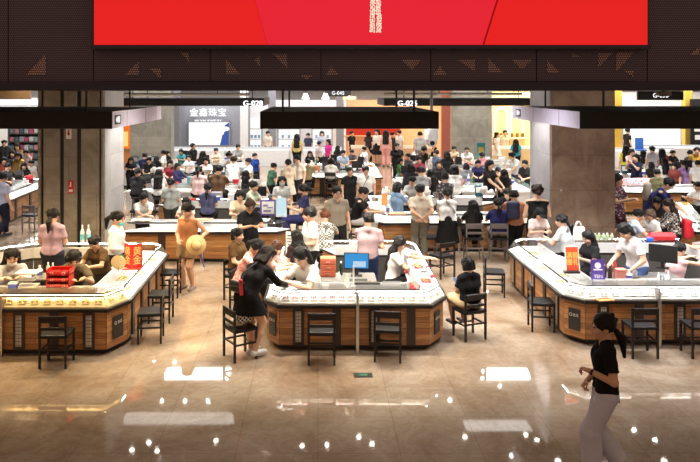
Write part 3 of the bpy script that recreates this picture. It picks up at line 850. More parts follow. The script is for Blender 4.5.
for k in range(4):
    a = k*PI/2+.6
    MB().bar((.05*math.cos(a), .05*math.sin(a), 0), (.26*math.cos(a), .26*math.sin(a), 0), .012, .09).build('blade', pm('cream_blade', (.8, .75, .5), .5), t)
MB().cyl((0, 0, -.05), (0, 0, .07), .06).build('motor', pm('cream_blade', (.8, .75, .5), .5), t)
MB().cyl((0, 0, .06), (0, 0, 4.4-q.z), .02, n=6).build('rod', STEEL, t)

# column fittings
q = W(70.6, 187.5, 16.46)
t = thing('hydrant_sign', 'red fire hydrant sign on the grooved left column', 'sign', (q.x, 16.49, q.z-.13))
MB().box((0, -.012, .14), (.13, .02, .29), bev=.004).build('sign_plate', pm('red_sign', (.5, .02, .03), .4), t)
MB().box((0, -.024, .06), (.085, .004, .055)).box((-.012, -.024, .16), (.05, .004, .02)).bar((0, -.024, .17), (0, -.024, .25), .022, .004, up=(0, 1, 0)).build('pictogram', pm('white_print', (.85, .83, .82), .5), t)
q = W(68.5, 133, 16.46)
t = thing('arrow_sign', 'white sign with a red down arrow high on the grooved column', 'sign', (q.x, 16.49, q.z-.11))
MB().box((0, -.01, .1), (.12, .016, .24), bev=.003).build('sign_plate', pm('white_print', (.8, .78, .76), .5), t)
mb = MB(); mb.box((0, -.02, .14), (.03, .004, .09)); mb.hexa([(-.045, -.018, .11), (0, -.018, .045), (.045, -.018, .11)], [(-.045, -.022, .11), (0, -.022, .045), (.045, -.022, .11)])
mb.build('arrow', pm('red_print', (.6, .03, .03), .5), t)
q = W(560.5, 190, 17)
t = thing('switch_plate', 'pale switch plate on the brown concrete column', 'switch', (q.x, 16.98, q.z-.05))
MB().box((0, -.01, .05), (.09, .016, .13), bev=.004).build('plate', pm('switch_plastic', (.3, .25, .22), .4), t)
MB().box((0, -.02, .05), (.035, .01, .05)).build('rocker', pm('rocker_plastic', (.6, .55, .5), .4), t)
q = Vector((WX(363, 8.43), 8.43, 0))
t = thing('floor_box', 'small dark floor socket cover set in the marble before the middle counter', 'socket', (WX(363, 10.3), 10.3, 0))
MB().box((0, 0, .004), (.26, .16, .008), bev=.002).build('cover', pm('socket_steel', (.10, .10, .09), .3, .8), t)
MB().box((0, 0, .009), (.12, .07, .004)).build('flap', pm('socket_green', (.03, .16, .09), .4), t)

# round ceiling downlights of the aisles (px, py of their mirror images on the floor were used to space them)
DL = emit('downlight_glow', (1, .95, .86), 40)
for k, (px, py) in enumerate(((34, 456), (60, 454), (84, 453), (106, 450), (132, 450), (157, 451), (149, 443), (216, 441), (162, 401), (185, 401), (208, 401), (154, 362), (175, 362), (277, 459), (302, 446), (327, 445), (359, 437), (372, 444),
        (398, 457), (465, 437), (512, 456), (526, 435), (537, 440), (560, 441), (634, 430), (640, 451), (655, 440), (450, 400), (490, 372), (500, 386))):
    dd = F*(CH+4.37)/(py-CY)
    t = thing('ceiling_downlight', 'round white downlight set in the dark ceiling, out of direct view', 'downlight', (WX(px, dd), dd, 4.37), 0, 'round ceiling downlights')
    MB().cyl((0, 0, 0), (0, 0, .04), .085, n=16).build('trim_ring', WHT, t); MB().cyl((0, 0, -.006), (0, 0, .02), .045, n=16).build('lamp', DL, t)
# ------------------------------------------------------------------ jewellery counters
def off_poly(poly, d):
    """Inset a counter-clockwise polygon by d."""
    n = len(poly); out = []
    for i in range(n):
        p0, p1, p2 = Vector(poly[i-1]), Vector(poly[i]), Vector(poly[(i+1) % n])
        e0, e1 = (p1-p0).normalized(), (p2-p1).normalized()
        n0, n1 = Vector((-e0.y, e0.x)), Vector((-e1.y, e1.x))
        b = (n0+n1); b = b/(b.length_squared/2)
        out.append(p1+b*d)
    return out
LED_W, LED_C = emit('warm_led_strip', (1, .72, .38), 60), emit('white_led_strip', (1, .96, .9), 60)
GOLD = pm('gold', (.85, .52, .12), .25, 1.0)
RUBY = pm('red_velvet', (.55, .03, .04), .7)
def unit_counter(poly, i, name_label, wood_front=True, detail=2, split=None, group=None, post=False, depth=.6, warm=False, front=None):
    """One straight length of counter along edge i of the outer polygon (or the part of it between the fractions in split)."""
    n = len(poly)
    a, b = split or (0, 1)
    def edge(d):
        o = off_poly(poly, d); p, q = o[i], o[(i+1) % n]
        P, Q = (p+(q-p)*a if a > 0 else p), (p+(q-p)*b if b < 1 else q)
        return P, Q
    mid = sum(edge(.3), Vector((0, 0)))/2
    L = (edge(0)[1]-edge(0)[0]).length
    t = thing('jewellery_counter', name_label, 'counter', (mid.x, mid.y, 0), 0, group)
    loc = lambda p: (p.x-mid.x, p.y-mid.y)
    def quad(d0, d1, sh=0):
        p, q = edge(d0); r, s = edge(d1)
        e = (q-p).normalized()*sh
        return [loc(p+e), loc(q-e), loc(s-e), loc(r+e)]
    u = (edge(0)[1]-edge(0)[0]).normalized(); nrm = Vector((u.y, -u.x)); ang = math.atan2(u.y, u.x)
    g = .004
    body = front or (WOOD if wood_front else WHT)
    MB().prism(quad(.16, depth-.12, g), 0, .09).build('plinth', pm('plinth_black', (.02, .017, .015), .5), t)
    MB().prism(quad(.06, depth-.04, g), .09, .66).build('cabinet_base', body, t)
    MB().prism(quad(0, depth, g), .66, .705).build('top_frame', STEEL if wood_front else WHT, t)
    MB().prism(quad(.04, depth-.04, g), .705, .72).build('display_bed', pm('display_bed_white', (.86, .84, .80), .6) if not warm else pm('display_bed_cream', (.85, .70, .42), .6), t)
    # the glass: sloping front, flat top
    o0, o1 = edge(.015); r0, r1 = edge(.14); s0, s1 = edge(depth-.01)
    E = u*g
    def slab(A, B, Cc, Dd, za, zc, th, m, nm, par=t):
        lo = [(*loc(A+E), za), (*loc(B-E), za), (*loc(Cc-E), zc), (*loc(Dd+E), zc)]
        hi = [(x, y, z+th) for x, y, z in lo]
        return MB().hexa(lo, hi).build(nm, m, par)
    slab(o0, o1, r1, r0, .705, .90, .006, GLASS, 'front_glass')
    slab(r0, r1, s1, s0, .90, .90, .007, GLASS, 'top_glass')
    p, q = edge(.14); P3, Q3 = (*loc(p+E*4), .904), (*loc(q-E*4), .904)
    MB().bar(P3, Q3, .014, .014).build('glass_edge_rail', STEEL if wood_front else GLASSE, t)
    sloped = detail > 1 and ('front length' in name_label or 'cut' in name_label)
    if wood_front and detail > 0:
        p, q = edge(.143 if not sloped else .118); MB().bar((*loc(p+E*2), .886 if not sloped else .868), (*loc(q-E*2), .886 if not sloped else .868), .006, .032).build('led_shield', GREYM, t)  # added bar shielding the strip from the front and the floor mirror
        p, q = edge(.157 if not sloped else .128); MB().bar((*loc(p+E*3), .888 if not sloped else .878), (*loc(q-E*3), .888 if not sloped else .878), .016, .010).build('led_strip', LED_W if warm else LED_C, t)
    MB().prism(quad(depth-.045, depth, g), .09, .66).build('rear_panel', DKGREY, t)
    MB().prism(quad(depth-.03, depth, g), .705, .90).build('rear_door', pm('frosted_rear', (.75, .76, .78), .4), t)
    # front dressing
    if wood_front and L > .6:
        f0, f1 = edge(.06); Lf = (f1-f0).length
        k = max(1, round(Lf/.62)) if detail > 1 else max(1, round(Lf/1.3))
        for j in range(k):
            c = f0+(f1-f0)*((j+.5)/k)
            w = .17 if (j % 2 == 0 or detail < 2) else .13
            pl = MB().box((*loc(c+nrm*.012), .375), (w, .024, .565), rz=ang).build('pilaster', pm('dark_bronze_strip', (.035, .018, .013), .4), t)
            if detail > 1 and j % 2 == 0:
                mb = MB(); mb.box((*loc(c+nrm*.026), .375), (.085, .006, .46), rz=ang)
                gr = mb.build('vent_grille', pm('pale_grille', (.62, .6, .56), .5), pl)
                mb = MB()
                for zz in range(9): mb.box((*loc(c+nrm*.030), .165+zz*.053), (.087, .004, .008), rz=ang)
                for xx in (-.022, .006): mb.box((*loc(c+nrm*.030+u*xx), .375), (.006, .004, .46), rz=ang)
                mb.build('grille_bars', pm('grille_dark', (.1, .08, .07), .5), gr)
    if post:
        p0, _ = edge(-.005)
        c = p0+u*.02
        MB().box((*loc(c), .36), (.045, .05, .72), rz=ang).box((*loc(c-nrm*.07), .80), (.03, .16, .2), rz=ang).build('corner_post', CHROME, t)
    a0, a1 = edge(0); b0, b1 = edge(depth); QUADS.append([(a0.x, a0.y), (a1.x, a1.y), (b1.x, b1.y), (b0.x, b0.y)])
    t2 = dict(obj=t, edge=edge, u=u, n=nrm, L=L, ang=ang)
    return t2
def island(poly, phrase, edges, detail=2, wood_front=True, warm=(), group=None):
    """edges: list of (edge index, words for the part, split, post)"""
    out = {}
    for e in edges:
        i, wd, split, post = (list(e)+[None, False])[:4] if len(e) < 4 else e
        wf = wood_front
        lab = '%s %s of %s' % ('wood-fronted glass jewellery counter,' if wf else 'white glass jewellery counter,', wd, phrase)
        out[wd] = unit_counter(poly, i, lab, wf, detail, split, 'counters of '+phrase, post, warm=(wd in warm), depth=.46 if wd == 'right wing' else .6)
    return out
ISL = {}
# front row
ALp = [(-7.0, 11.0), (-3.12, 11.0), (-2.9, 11.5), (-2.95, 14.65), (-3.2, 14.95), (-5.75, 14.95), (-6.9, 13.9)]
ISL['AL'] = island(ALp, 'the front-row left island', [(0, 'outer front length', (0, .585), False), (0, 'inner front length with the post', (.585, 1), True), (1, 'cut corner'), (2, 'aisle side'), (3, 'small rear corner'), (4, 'rear length behind the pink shirt'), (5, 'slanting rear length')],
                   warm=('outer front length', 'inner front length with the post', 'cut corner'))
ACp = [(-.62, 11.2), (1.73, 11.2), (2.04, 11.7), (2.08, 14.75), (1.85, 15.2), (-.85, 15.2), (-.85, 11.5)]
ISL['AC'] = island(ACp, 'the front middle island', [(0, 'left front length with red cards', (0, .51), False), (0, 'right front length', (.51, 1), True), (1, 'cut right corner'), (2, 'right wing'), (3, 'rear corner'), (4, 'rear length', (0, .66), False), (6, 'cut left corner')])
ISL['AC'].update({'left wing': unit_counter([(-.85, 11.5), (-.35, 11.5), (-.35, 14.6), (-.82, 14.6)], 3, 'wood-fronted glass jewellery counter, narrow left wing of the front middle island', True, 2, None, 'counters of the front middle island', depth=.36)})
ARp = [(4.12, 11.43), (7.4, 11.43), (7.9, 11.9), (7.9, 15.0), (7.5, 15.4), (4.15, 15.4), (3.83, 15.05), (3.86, 11.75)]
ISL['AR'] = island(ARp, 'the front-row right island', [(0, 'left front length', (0, .345), False), (0, 'right front length with the post', (.345, 1), True), (7, 'cut left corner'), (6, 'aisle side'), (5, 'small rear corner'), (4, 'rear length with the white bottles'), (2, 'far right wing')])
# second row
BLp = [(-4.55, 16.9), (-.95, 16.9), (-.62, 17.25), (-.62, 20.6), (-.9, 20.9), (-4.55, 20.9)]
ISL['BL'] = island(BLp, 'the second-row left island', [(0, 'left front length', (0, .52), False), (0, 'right front length', (.52, 1), True), (1, 'cut corner'), (4, 'rear length')], detail=1)
BRp = [(1.62, 18.0), (5.2, 18.0), (5.2, 21.4), (1.3, 21.4), (1.3, 18.35)]
ISL['BR'] = island(BRp, 'the second-row right island', [(0, 'left front length', (0, .5), False), (0, 'right front length', (.5, 1), True), (4, 'cut corner', None, False), (3, 'left side'), (2, 'rear length')], detail=1)
R2p = [(8.65, 16.9), (13, 16.9), (13, 20.6), (9.6, 20.6), (8.4, 17.3)]
ISL['R2'] = island(R2p, 'the island at the right edge', [(0, 'front length'), (4, 'cut corner'), (3, 'slanting left side')], detail=1)
LZp = [(-13, 21.2), (-9.3, 21.2), (-9.0, 21.6), (-9.2, 25.5), (-13, 25.5)]
ISL['LZ'] = island(LZp, 'the island left of the grooved column', [(0, 'front length'), (1, 'cut corner'), (2, 'right side'), (3, 'rear length')], detail=1)
# further rows
CLp = [(-6.2, 23.6), (-2.0, 23.6), (-2.0, 26.6), (-6.2, 26.6)]
ISL['CL'] = island(CLp, 'the third-row left island', [(0, 'left front length', (0, .5), False), (0, 'right front length', (.5, 1), False), (2, 'rear length')], 0, False)
CMp = [(-.65, 27.2), (2.4, 27.2), (2.4, 30.6), (-.65, 30.6)]
ISL['CM'] = island(CMp, 'the far middle island', [(0, 'front length'), (1, 'right side'), (2, 'rear length'), (3, 'left side')], 1)
CRp = [(2.7, 23.6), (6.9, 23.6), (6.9, 26.8), (2.7, 26.8)]
ISL['CR'] = island(CRp, 'the third-row right island', [(0, 'left front length', (0, .5), False), (0, 'right front length', (.5, 1), False), (1, 'right side'), (2, 'rear length'), (3, 'left side')], 0, False)
DLp = [(-8.0, 29.6), (-3.0, 29.6), (-3.0, 32.6), (-8.0, 32.6)]
ISL['DL'] = island(DLp, 'the fourth-row left island', [(0, 'left front length', (0, .5), False), (0, 'right front length', (.5, 1), False), (2, 'rear length')], 0, False)
DRp = [(3.2, 29.6), (8.6, 29.6), (8.6, 32.6), (3.2, 32.6)]
ISL['DR'] = island(DRp, 'the fourth-row right island', [(0, 'left front length', (0, .5), False), (0, 'right front length', (.5, 1), False), (2, 'rear length')], 0, False)
ERp = [(9.7, 23.3), (13.4, 23.3), (13.7, 23.6), (13.7, 27), (9.4, 27), (9.4, 23.6)]
ISL['ER'] = island(ERp, 'the island right of the brown column', [(0, 'front length'), (5, 'cut corner'), (4, 'left side'), (3, 'rear length')], 1)
FRp = [(12.6, 27.5), (19, 27.5), (19, 30.5), (12.6, 30.5)]
ISL['FR'] = island(FRp, 'the far right island', [(0, 'left front length', (0, .5), False), (0, 'right front length', (.5, 1), False), (3, 'left side')], 0, False)

# posters on the cut corners of the front islands
def plaque(cu, label, lines, wd=.24, hh=.34):
    p, q = cu['edge'](.06); c = (p+q)/2+cu['n']*.01
    t = thing('notice_plaque', label, 'sign', (c.x, c.y, .2), cu['ang'])
    MB().box((0, -.004, hh/2), (wd, .012, hh), bev=.002).build('plate', pm('plaque_black', (.02, .018, .018), .4), t)
    MB().torus((-wd*.28, -.012, hh*.7), .022, .004, 14, 5, Matrix.Rotation(PI/2, 3, 'X')).build('emblem', pm('plaque_white', (.7, .68, .66), .5), t)
    text('lettering', lines, .052, pm('plaque_white', (.7, .68, .66), .5), t, (wd*.14, -.0125, hh*.7), ext=.001)
# sloping display boards behind the front glass
def slope(cu, col, pad, n_, printed=None, pw=.11):
    t = cu['obj']; base = t.location; u, nr, ang = cu['u'], cu['n'], cu['ang']
    (a0, a1), (b0, b1) = cu['edge'](.045), cu['edge'](.19)
    g = u*.012; L3 = lambda p, z: (p.x-base.x, p.y-base.y, z)
    lo = [L3(a0+g, .722), L3(a1-g, .722), L3(b1-g, .868), L3(b0+g, .868)]
    sl = MB().hexa(lo, [(x, y, z+.008) for x, y, z in lo]).build('sloping_display_board', col, t)
    tilt = math.atan2(.146, .145); r = Matrix.Rotation(ang, 3, 'Z') @ Matrix.Rotation(tilt, 3, 'X')
    up = r @ Vector((0, 0, 1))
    for j in range(n_):
        f = (j+.5)/n_; m = (a0+(a1-a0)*f+b0+(b1-b0)*f)/2
        c = Vector(L3(m, .803))+up*.006
        pd = MB().box(c, (pw, .13, .008), rot=r, bev=.002).build('jewellery_pad', pad, t)
        mb = MB()
        if printed:
            for q in range(3): mb.box(c+r @ Vector(((q-1)*pw*.27, RNG.uniform(-.02, .02), .006)), (pw*.16, RNG.uniform(.04, .08), .004), rot=r)
            mb.build('red_print', printed, pd)
        else:
            for q in range(3): mb.torus(c+r @ Vector(((q-1)*pw*.3, (q % 2)*.05-.025, .008)), .012, .003, 10, 5, r)
            mb.build('jewellery', GOLD, pd)['kind'] = 'stuff'
PADW, PADC = pm('white_pad', (.78, .77, .75), .7), pm('cream_pad', (.74, .56, .30), .7)
BEDW, BEDC = pm('display_bed_white', (.86, .84, .80), .6), pm('display_bed_cream', (.85, .70, .42), .6)
for k_, n_ in (('outer front length', 7), ('inner front length with the post', 8)): slope(ISL['AL'][k_], BEDC, PADC, n_)
slope(ISL['AL']['cut corner'], BEDC, PADC, 2)
slope(ISL['AC']['left front length with red cards'], BEDW, PADW, 8, pm('red_print2', (.62, .10, .10), .6))
slope(ISL['AC']['right front length'], BEDW, PADW, 7); slope(ISL['AC']['cut right corner'], BEDW, PADW, 2); slope(ISL['AC']['cut left corner'], BEDW, PADW, 1)
slope(ISL['AR']['left front length'], BEDW, PADW, 6); slope(ISL['AR']['right front length with the post'], BEDW, PADW, 9); slope(ISL['AR']['cut left corner'], BEDW, PADW, 2)
plaque(ISL['AL']['cut corner'], 'black notice plaque with emblem on the left island corner', '金店')
plaque(ISL['AC']['cut right corner'], 'black notice plaque on the middle island right corner', '金店', .2)
plaque(ISL['AC']['cut left corner'], 'black notice plaque on the middle island left corner, behind bare legs', '金店', .18)
plaque(ISL['AR']['cut left corner'], 'black notice plaque on the right island corner beside a chair', '金店', .2)

# jewellery trays lying in the glass cases
def make_tray(kind, w=.25, dd=.17):
    m = {'white': pm('white_velvet', (.85, .84, .82), .8), 'red': RUBY, 'cream': pm('cream_velvet', (.8, .62, .36), .8), 'black': pm('black_velvet', (.015, .013, .014), .8), 'card': pm('red_white_card', (.8, .72, .68), .6), 'gold': pm('orange_velvet', (.72, .36, .12), .7)}[kind]
    t = thing('jewellery_tray', 'tray', 'tray')
    MB().box((0, 0, .008), (w, dd, .016), bev=.003).build('tray_base', m, t)
    rr = random.Random(len(kind)); mb = MB()
    for a in range(4):
        for b in range(1 if kind == 'card' else 2):
            x, y = (a-1.5)*w*.23+rr.uniform(-.008, .008), (b-.5)*dd*.45
            if kind in ('card',): mb.box((x, y-.03, .03), (w*.09, .006, .045+rr.uniform(-.015, .02)))
            elif kind == 'white': mb.torus((x, y, .021), .012+.004*(a % 2), .003, 10, 5)
            else: mb.torus((x, y, .022), .016, .0045, 10, 5)
    j = mb.build('jewellery', RUBY if kind == 'card' else (GOLD if kind != 'white' else pm('silver', (.7, .7, .72), .25, 1.0)), t)
    j['kind'] = 'stuff'
    return t
TRAY = {}
def lay_trays(cu, kinds, label, group, spacing=.3, rows=(.22, .44), z=.721, skip=.0, seed=1):
    rr = random.Random(seed)
    p0, p1 = cu['edge'](.3); L = (p1-p0).length; k = max(1, int(L/spacing))
    for r, ds in enumerate(rows):
        a, b = cu['edge'](ds)
        for j in range(k):
            if rr.random() < skip: continue
            kd = kinds[(j+r) % len(kinds)]
            c = a+(b-a)*((j+.5)/k)
            if kd not in TRAY: TRAY[kd] = make_tray(kd); t = TRAY[kd]
            else: t = copy_tree(TRAY[kd])
            t.location = (c.x, c.y, z); t.rotation_euler.z = cu['ang']+rr.uniform(-.06, .06)
            tag(t, label[kd] if isinstance(label, dict) else label, 'tray', group)
I = ISL
lay_trays(I['AL']['outer front length'], ['cream', 'gold'], {'cream': 'cream tray of gold jewellery under the outer front glass, left island', 'gold': 'orange tray of gold jewellery under the outer front glass, left island'}, 'trays in the left island front case', rows=(.34, .47))
lay_trays(I['AL']['inner front length with the post'], ['cream', 'cream', 'gold'], {'cream': 'cream tray of gold jewellery under the inner front glass, left island', 'gold': 'orange tray of gold jewellery under the inner front glass, left island'}, 'trays in the left island inner case', rows=(.34, .47))
lay_trays(I['AL']['aisle side'], ['white', 'cream', 'white'], {'white': 'white ring tray under the aisle-side glass of the left island', 'cream': 'cream ring tray under the aisle-side glass of the left island'}, 'trays in the left island aisle case')
lay_trays(I['AC']['left front length with red cards'], ['card'], 'red and white card display standing in the middle island left front case', 'red card displays', .16, (.36,))
lay_trays(I['AC']['right front length'], ['white'], 'white ring tray under the right front glass of the middle island', 'trays in the middle island right front case', .3, (.36,))
lay_trays(I['AC']['right wing'], ['white', 'white', 'red'], {'white': 'white ring tray under the right wing glass of the middle island', 'red': 'red ring tray under the right wing glass of the middle island'}, 'trays in the middle island right wing')
lay_trays(I['AC']['left wing'], ['white'], 'white ring tray under the left wing glass of the middle island', 'trays in the middle island left wing', .3, (.23,))
lay_trays(I['AR']['left front length'], ['white', 'gold', 'gold'], {'white': 'white tray under the left front glass of the right island', 'gold': 'orange tray under the left front glass of the right island'}, 'trays in the right island left front case', .33, (.36,))
lay_trays(I['AR']['right front length with the post'], ['white', 'white', 'black'], {'white': 'white tray under the right front glass of the right island', 'black': 'black tray under the right front glass of the right island'}, 'trays in the right island right front case', .33, (.36,))
lay_trays(I['AR']['aisle side'], ['white', 'cream'], {'white': 'white tray under the aisle-side glass of the right island', 'cream': 'cream tray under the aisle-side glass of the right island'}, 'trays in the right island aisle case', .4)
lay_trays(I['BL']['left front length'], ['white'], 'white tray in the left front case of the second-row left island', 'second row left trays', .45, (.3,))
lay_trays(I['BL']['right front length'], ['white', 'cream'], {'white': 'white tray in the right front case of the second-row left island', 'cream': 'cream tray in the right front case of the second-row left island'}, 'second row left trays, right half', .45, (.3,))
lay_trays(I['BR']['left front length'], ['cream', 'gold'], {'cream': 'cream tray in the left front case of the second-row right island', 'gold': 'orange tray in the left front case of the second-row right island'}, 'second row right trays', .42, (.3,))
lay_trays(I['BR']['right front length'], ['cream', 'white'], {'cream': 'cream tray in the right front case of the second-row right island', 'white': 'white tray in the right front case of the second-row right island'}, 'second row right trays, right half', .42, (.3,))

# ------------------------------------------------------------------ chairs
def make_chair(pale=False):
    t = thing('counter_chair', 'chair', 'chair')
    fm = pm('chair_frame_black', (.018, .013, .012), .4, .3) if not pale else pm('chair_frame_grey', (.22, .2, .19), .35, .5)
    sm = pm('chair_seat_black', (.009, .008, .009), .4, spec=.25)
    w, dd, sh, bh = .40, .38, .46, .75
    MB().box((0, 0, sh-.01), (w+.01, dd+.01, .05), bev=.014, seg=2).build('seat', sm, t)
    for sx in (-1, 1):
        MB().box((sx*(w/2-.015), -dd/2+.015, (sh-.03)/2), (.03, .03, sh-.03)).build('leg', fm, t)
        MB().box((sx*(w/2-.015), dd/2-.015, bh/2), (.03, .03, bh)).build('leg', fm, t)
        MB().box((sx*(w/2-.015), 0, .25), (.022, dd-.05, .025)).build('stretcher', fm, t)
    for sy, z in ((-1, .2), (1, .27)): MB().box((0, sy*(dd/2-.015), z), (w-.05, .022, .025)).build('stretcher', fm, t)
    MB().box((0, dd/2-.012, bh-.05), (w-.03, .034, .10), bev=.008).build('backrest', fm, t)
    MB().box((0, dd/2-.012, bh-.185), (w-.05, .024, .045), bev=.006).build('lower_back_rail', fm, t)
    return t
CH_D, CH_P = make_chair(), make_chair(True)
_first = {False: True, True: True}
def chair(label, x, y, face, pale=False, group='black framed counter chairs'):
    src = CH_P if pale else CH_D
    t = src if _first[pale] else copy_tree(src); _first[pale] = False
    t.location = (x, y, 0); t.rotation_euler.z = R(face)
    tag(t, label, 'chair', group if not pale else 'grey framed counter chairs')
    return t
chair('black chair with its back to the camera at the front left counter', WX(57, 10.72), 10.72, 180)
chair('black chair on the left aisle nearest the camera, beside the left island corner', WX(151, 11.75), 11.75, -84)
chair('black chair on the left aisle, second along the left island side', WX(161, 12.75), 12.75, -88)
chair('black chair on the left aisle, farthest along the left island, beside the orange-vest woman', WX(170, 14.25), 14.25, -88)
CHBAG = chair('black chair turned askew with clothes on its seat, left of the middle island', WX(240, 11.0), 11.0, 122)
chair('black chair facing the middle island, left of the centre post', WX(321.5, 10.85), 10.85, 180)
chair('black chair pushed to the middle island right front, in front of a pale grille', WX(388, 10.95), 10.95, 172)
chair('black chair under the seated woman in black beside the middle island', WX(474, 11.95), 11.95, -152)
chair('empty black chair in the right aisle behind the seated woman in black', WX(494, 14.3), 14.3, 82)
chair('black chair by the rear of the middle island right wing', WX(443, 15.6), 15.7, -150)
chair('black chair at the right island aisle side, near its cut corner', WX(541, 12.3), 12.3, 84)
chair('black chair facing the right island front, behind the walking woman', WX(640, 11.1), 11.1, 180)
chair('black chair cut off by the right edge of the photo at the right island', WX(699, 11.1), 11.1, 180)
chair('black chair behind the leaning woman, under the floral-dress customer', -1.28, 13.1, 90)
chair('black chair under the boy in brown at the middle island left side', -1.3, 14.1, 90)
chair('grey chair under the long-haired woman at the second-row right counter', WX(477, 17.2), 17.2, 180, True)
chair('grey chair under the navy-top girl with a ponytail', WX(500, 17.2), 17.2, 180, True)
chair('grey chair half hidden behind the man holding his hands behind him', WX(428, 17.55), 17.6, 180, True)
chair('grey chair standing at the island left of the grooved column', WX(32, 20.7), 20.7, 170, True)
chair('black chair before the far middle island under a white-top customer', WX(331, 26.8), 26.8, 180)
chair('black chair under the masked clerk in navy', -.15, 19.3, -90)
chair('black chair under the man in white trousers', .85, 19.0, 90)
# ------------------------------------------------------------------ things on the counters
GT = .908      # height of the glass tops
def at_top(px, py, z=GT):
    """Where the ray through a pixel meets the height z."""
    d = (CH-z)*F/(py-CY)
    x = WX(px, d)
    return snap(x, d) if z == GT else (x, d)
def snap(x, y):
    """Keep a thing on the nearest counter top."""
    best = None
    for isl in ISL.values():
        for cu in isl.values():
            a, b = cu['edge'](.32); e = b-a; q = Vector((x, y)); t = min(max((q-a).dot(e)/e.length_squared, .06), .94); c = a+e*t
            k = (q-c).length
            if best is None or k < best[0]: best = (k, c, q)
    k, c, q = best
    if k > .2: q = c+(q-c).normalized()*.14
    return q.x, q.y
YEL, PAPER = pm('yellow_print', (.95, .70, .15), .5), pm('paper', (.85, .84, .80), .7, bump=.05)
def board_sign(label, px, py, w, h, col, lines, size, tcol, rz=0, z=GT, lean=-8, extra=None):
    x, y = at_top(px, py, z)
    t = thing('counter_sign', label, 'sign', (x, y, z), R(rz))
    r = Matrix.Rotation(R(lean), 3, 'X')
    b = MB().box(r @ Vector((0, 0, h/2+.012)), (w, .012, h), rot=r, bev=.003).build('sign_board', col, t)
    MB().box((0, .02, .008), (w*.8, .1, .016), bev=.003).build('stand_base', pm('acrylic', (.7, .72, .74), .1), t)
    text('lettering', lines, size, tcol, b, r @ Vector((0, -.008, h/2+.012)), (PI/2+R(lean), 0, 0), ext=.0015, line=.95)
    return t, b, r
# folded red gold sign
x, y = at_top(131.5, 269.5)
t = thing('folding_sign', 'red folding sign with yellow characters standing on the left island', 'sign', (x, y, GT), 0)
REDB, REDF = pm('red_board', (.72, .035, .02), .45), pm('pale_red_frame', (.85, .30, .22), .5)
for s in (-1, 1):
    rz = s*R(40); cx_, cy_ = s*.094*math.cos(rz), s*.094*math.sin(rz)
    M3 = Matrix.Rotation(rz, 3, 'Z')
    c = M3 @ Vector((s*.1, 0, .215))
    b = MB().box(c, (.2, .014, .42), rz=rz, bev=.003).build('sign_panel', REDB, t)
    text('lettering', '黄\n金' if s < 0 else '黄\n金', .165, pm('gold_print', (1.0, .78, .25), .4), b, c+M3 @ Vector((0, -.011, 0)), (PI/2, 0, rz), ext=.002, line=.92)
    for zz in (.006, .424): MB().box(M3 @ Vector((s*.1, -.008, zz)), (.2, .006, .014), rz=rz).build('sign_border', REDF, b)
MB().box((0, .06, .005), (.3, .18, .01)).build('sign_foot', REDB, t)
# red stacked jewellery boxes
x, y = at_top(58, 287.5)
for k, nm in enumerate(('lowest', 'middle', 'topmost')):
    t = thing('stacking_tray', 'red lacquer stacking tray on the left island, %s of three' % nm, 'tray', (x, y+.1, GT+.095*k), 0, 'red stacking trays')
    mb = MB(); mb.box((0, 0, .012), (.36, .24, .02), bev=.004)
    for sx in (-1, 1): mb.box((sx*.173, 0, .045), (.014, .24, .085))
    mb.box((0, .113, .045), (.36, .014, .085)).box((0, -.113, .03), (.36, .014, .045))
    mb.build('tray_body', pm('red_lacquer', (.62, .02, .015), .3), t)
    mb = MB()
    for q in range(6): mb.box((-.14+q*.056, -.02, .035), (.035, .12, .025), bev=.004)
    mb.build('ring_cushions', pm('dark_red_velvet', (.25, .01, .01), .8), t)
    for sx in (-1, 1): MB().torus((sx*.09, -.122, .03), .022, .004, 10, 5, Matrix.Rotation(PI/2, 3, 'X')).build('handle', CHROME, t)
def desk(name, label, x0, x1, y0, y1, z, col=DKGREY):
    t = thing(name, label, 'desk', ((x0+x1)/2, (y0+y1)/2, 0))
    w, d_ = x1-x0, y1-y0
    MB().box((0, 0, z-.015), (w, d_, .03), bev=.004).build('desk_top', pm('desk_grey', (.16, .15, .14), .5), t)
    for sx in (-1, 1): MB().box((sx*(w/2-.02), 0, (z-.03)/2), (.04, d_-.04, z-.03)).build('side_panel', col, t)
    MB().box((0, d_/2-.03, z*.6), (w-.08, .02, z*.6)).build('back_panel', col, t)
    return t
def lid_box(label, px, py, size, col, z=GT, rz=0, lid=None, name='box', cat='box', group=None, shift=.0):
    x, y = at_top(px, py, z)
    t = thing(name, label, cat, (x, y+size[1]/2+shift, z), R(rz), group)
    MB().box((0, 0, size[2]*.39), (size[0], size[1], size[2]*.78), bev=.006).build('box_body', col, t)
    MB().box((0, 0, size[2]*.89), (size[0]+.008, size[1]+.008, size[2]*.22), bev=.006).build('lid', lid or col, t)
    return t
def bottle(label, px, py, r, h, col, z=GT, capc=None, group=None, cat='bottle', name='bottle', xy=None, band=None):
    x, y = xy or at_top(px, py, z)
    t = thing(name, label, cat, (x, y, z), 0, group)
    MB().lathe([(r*.9, 0), (r, .01), (r, h*.62), (r*.75, h*.72), (r*.38, h*.8), (r*.36, h*.88)], n=14).build('bottle_body', col, t, smooth=True)
    MB().cyl((0, 0, h*.87), (0, 0, h), r*.42, n=12).build('cap', capc or WHT, t)
    if band: MB().cyl((0, 0, h*.2), (0, 0, h*.5), r*1.02, n=14).build('bottle_label', band, t)
    return t
BLUE = pm('blue_print', (.03, .07, .45), .4)
PLAST = pm('clear_plastic', (.75, .78, .8), .15, spec=.8)
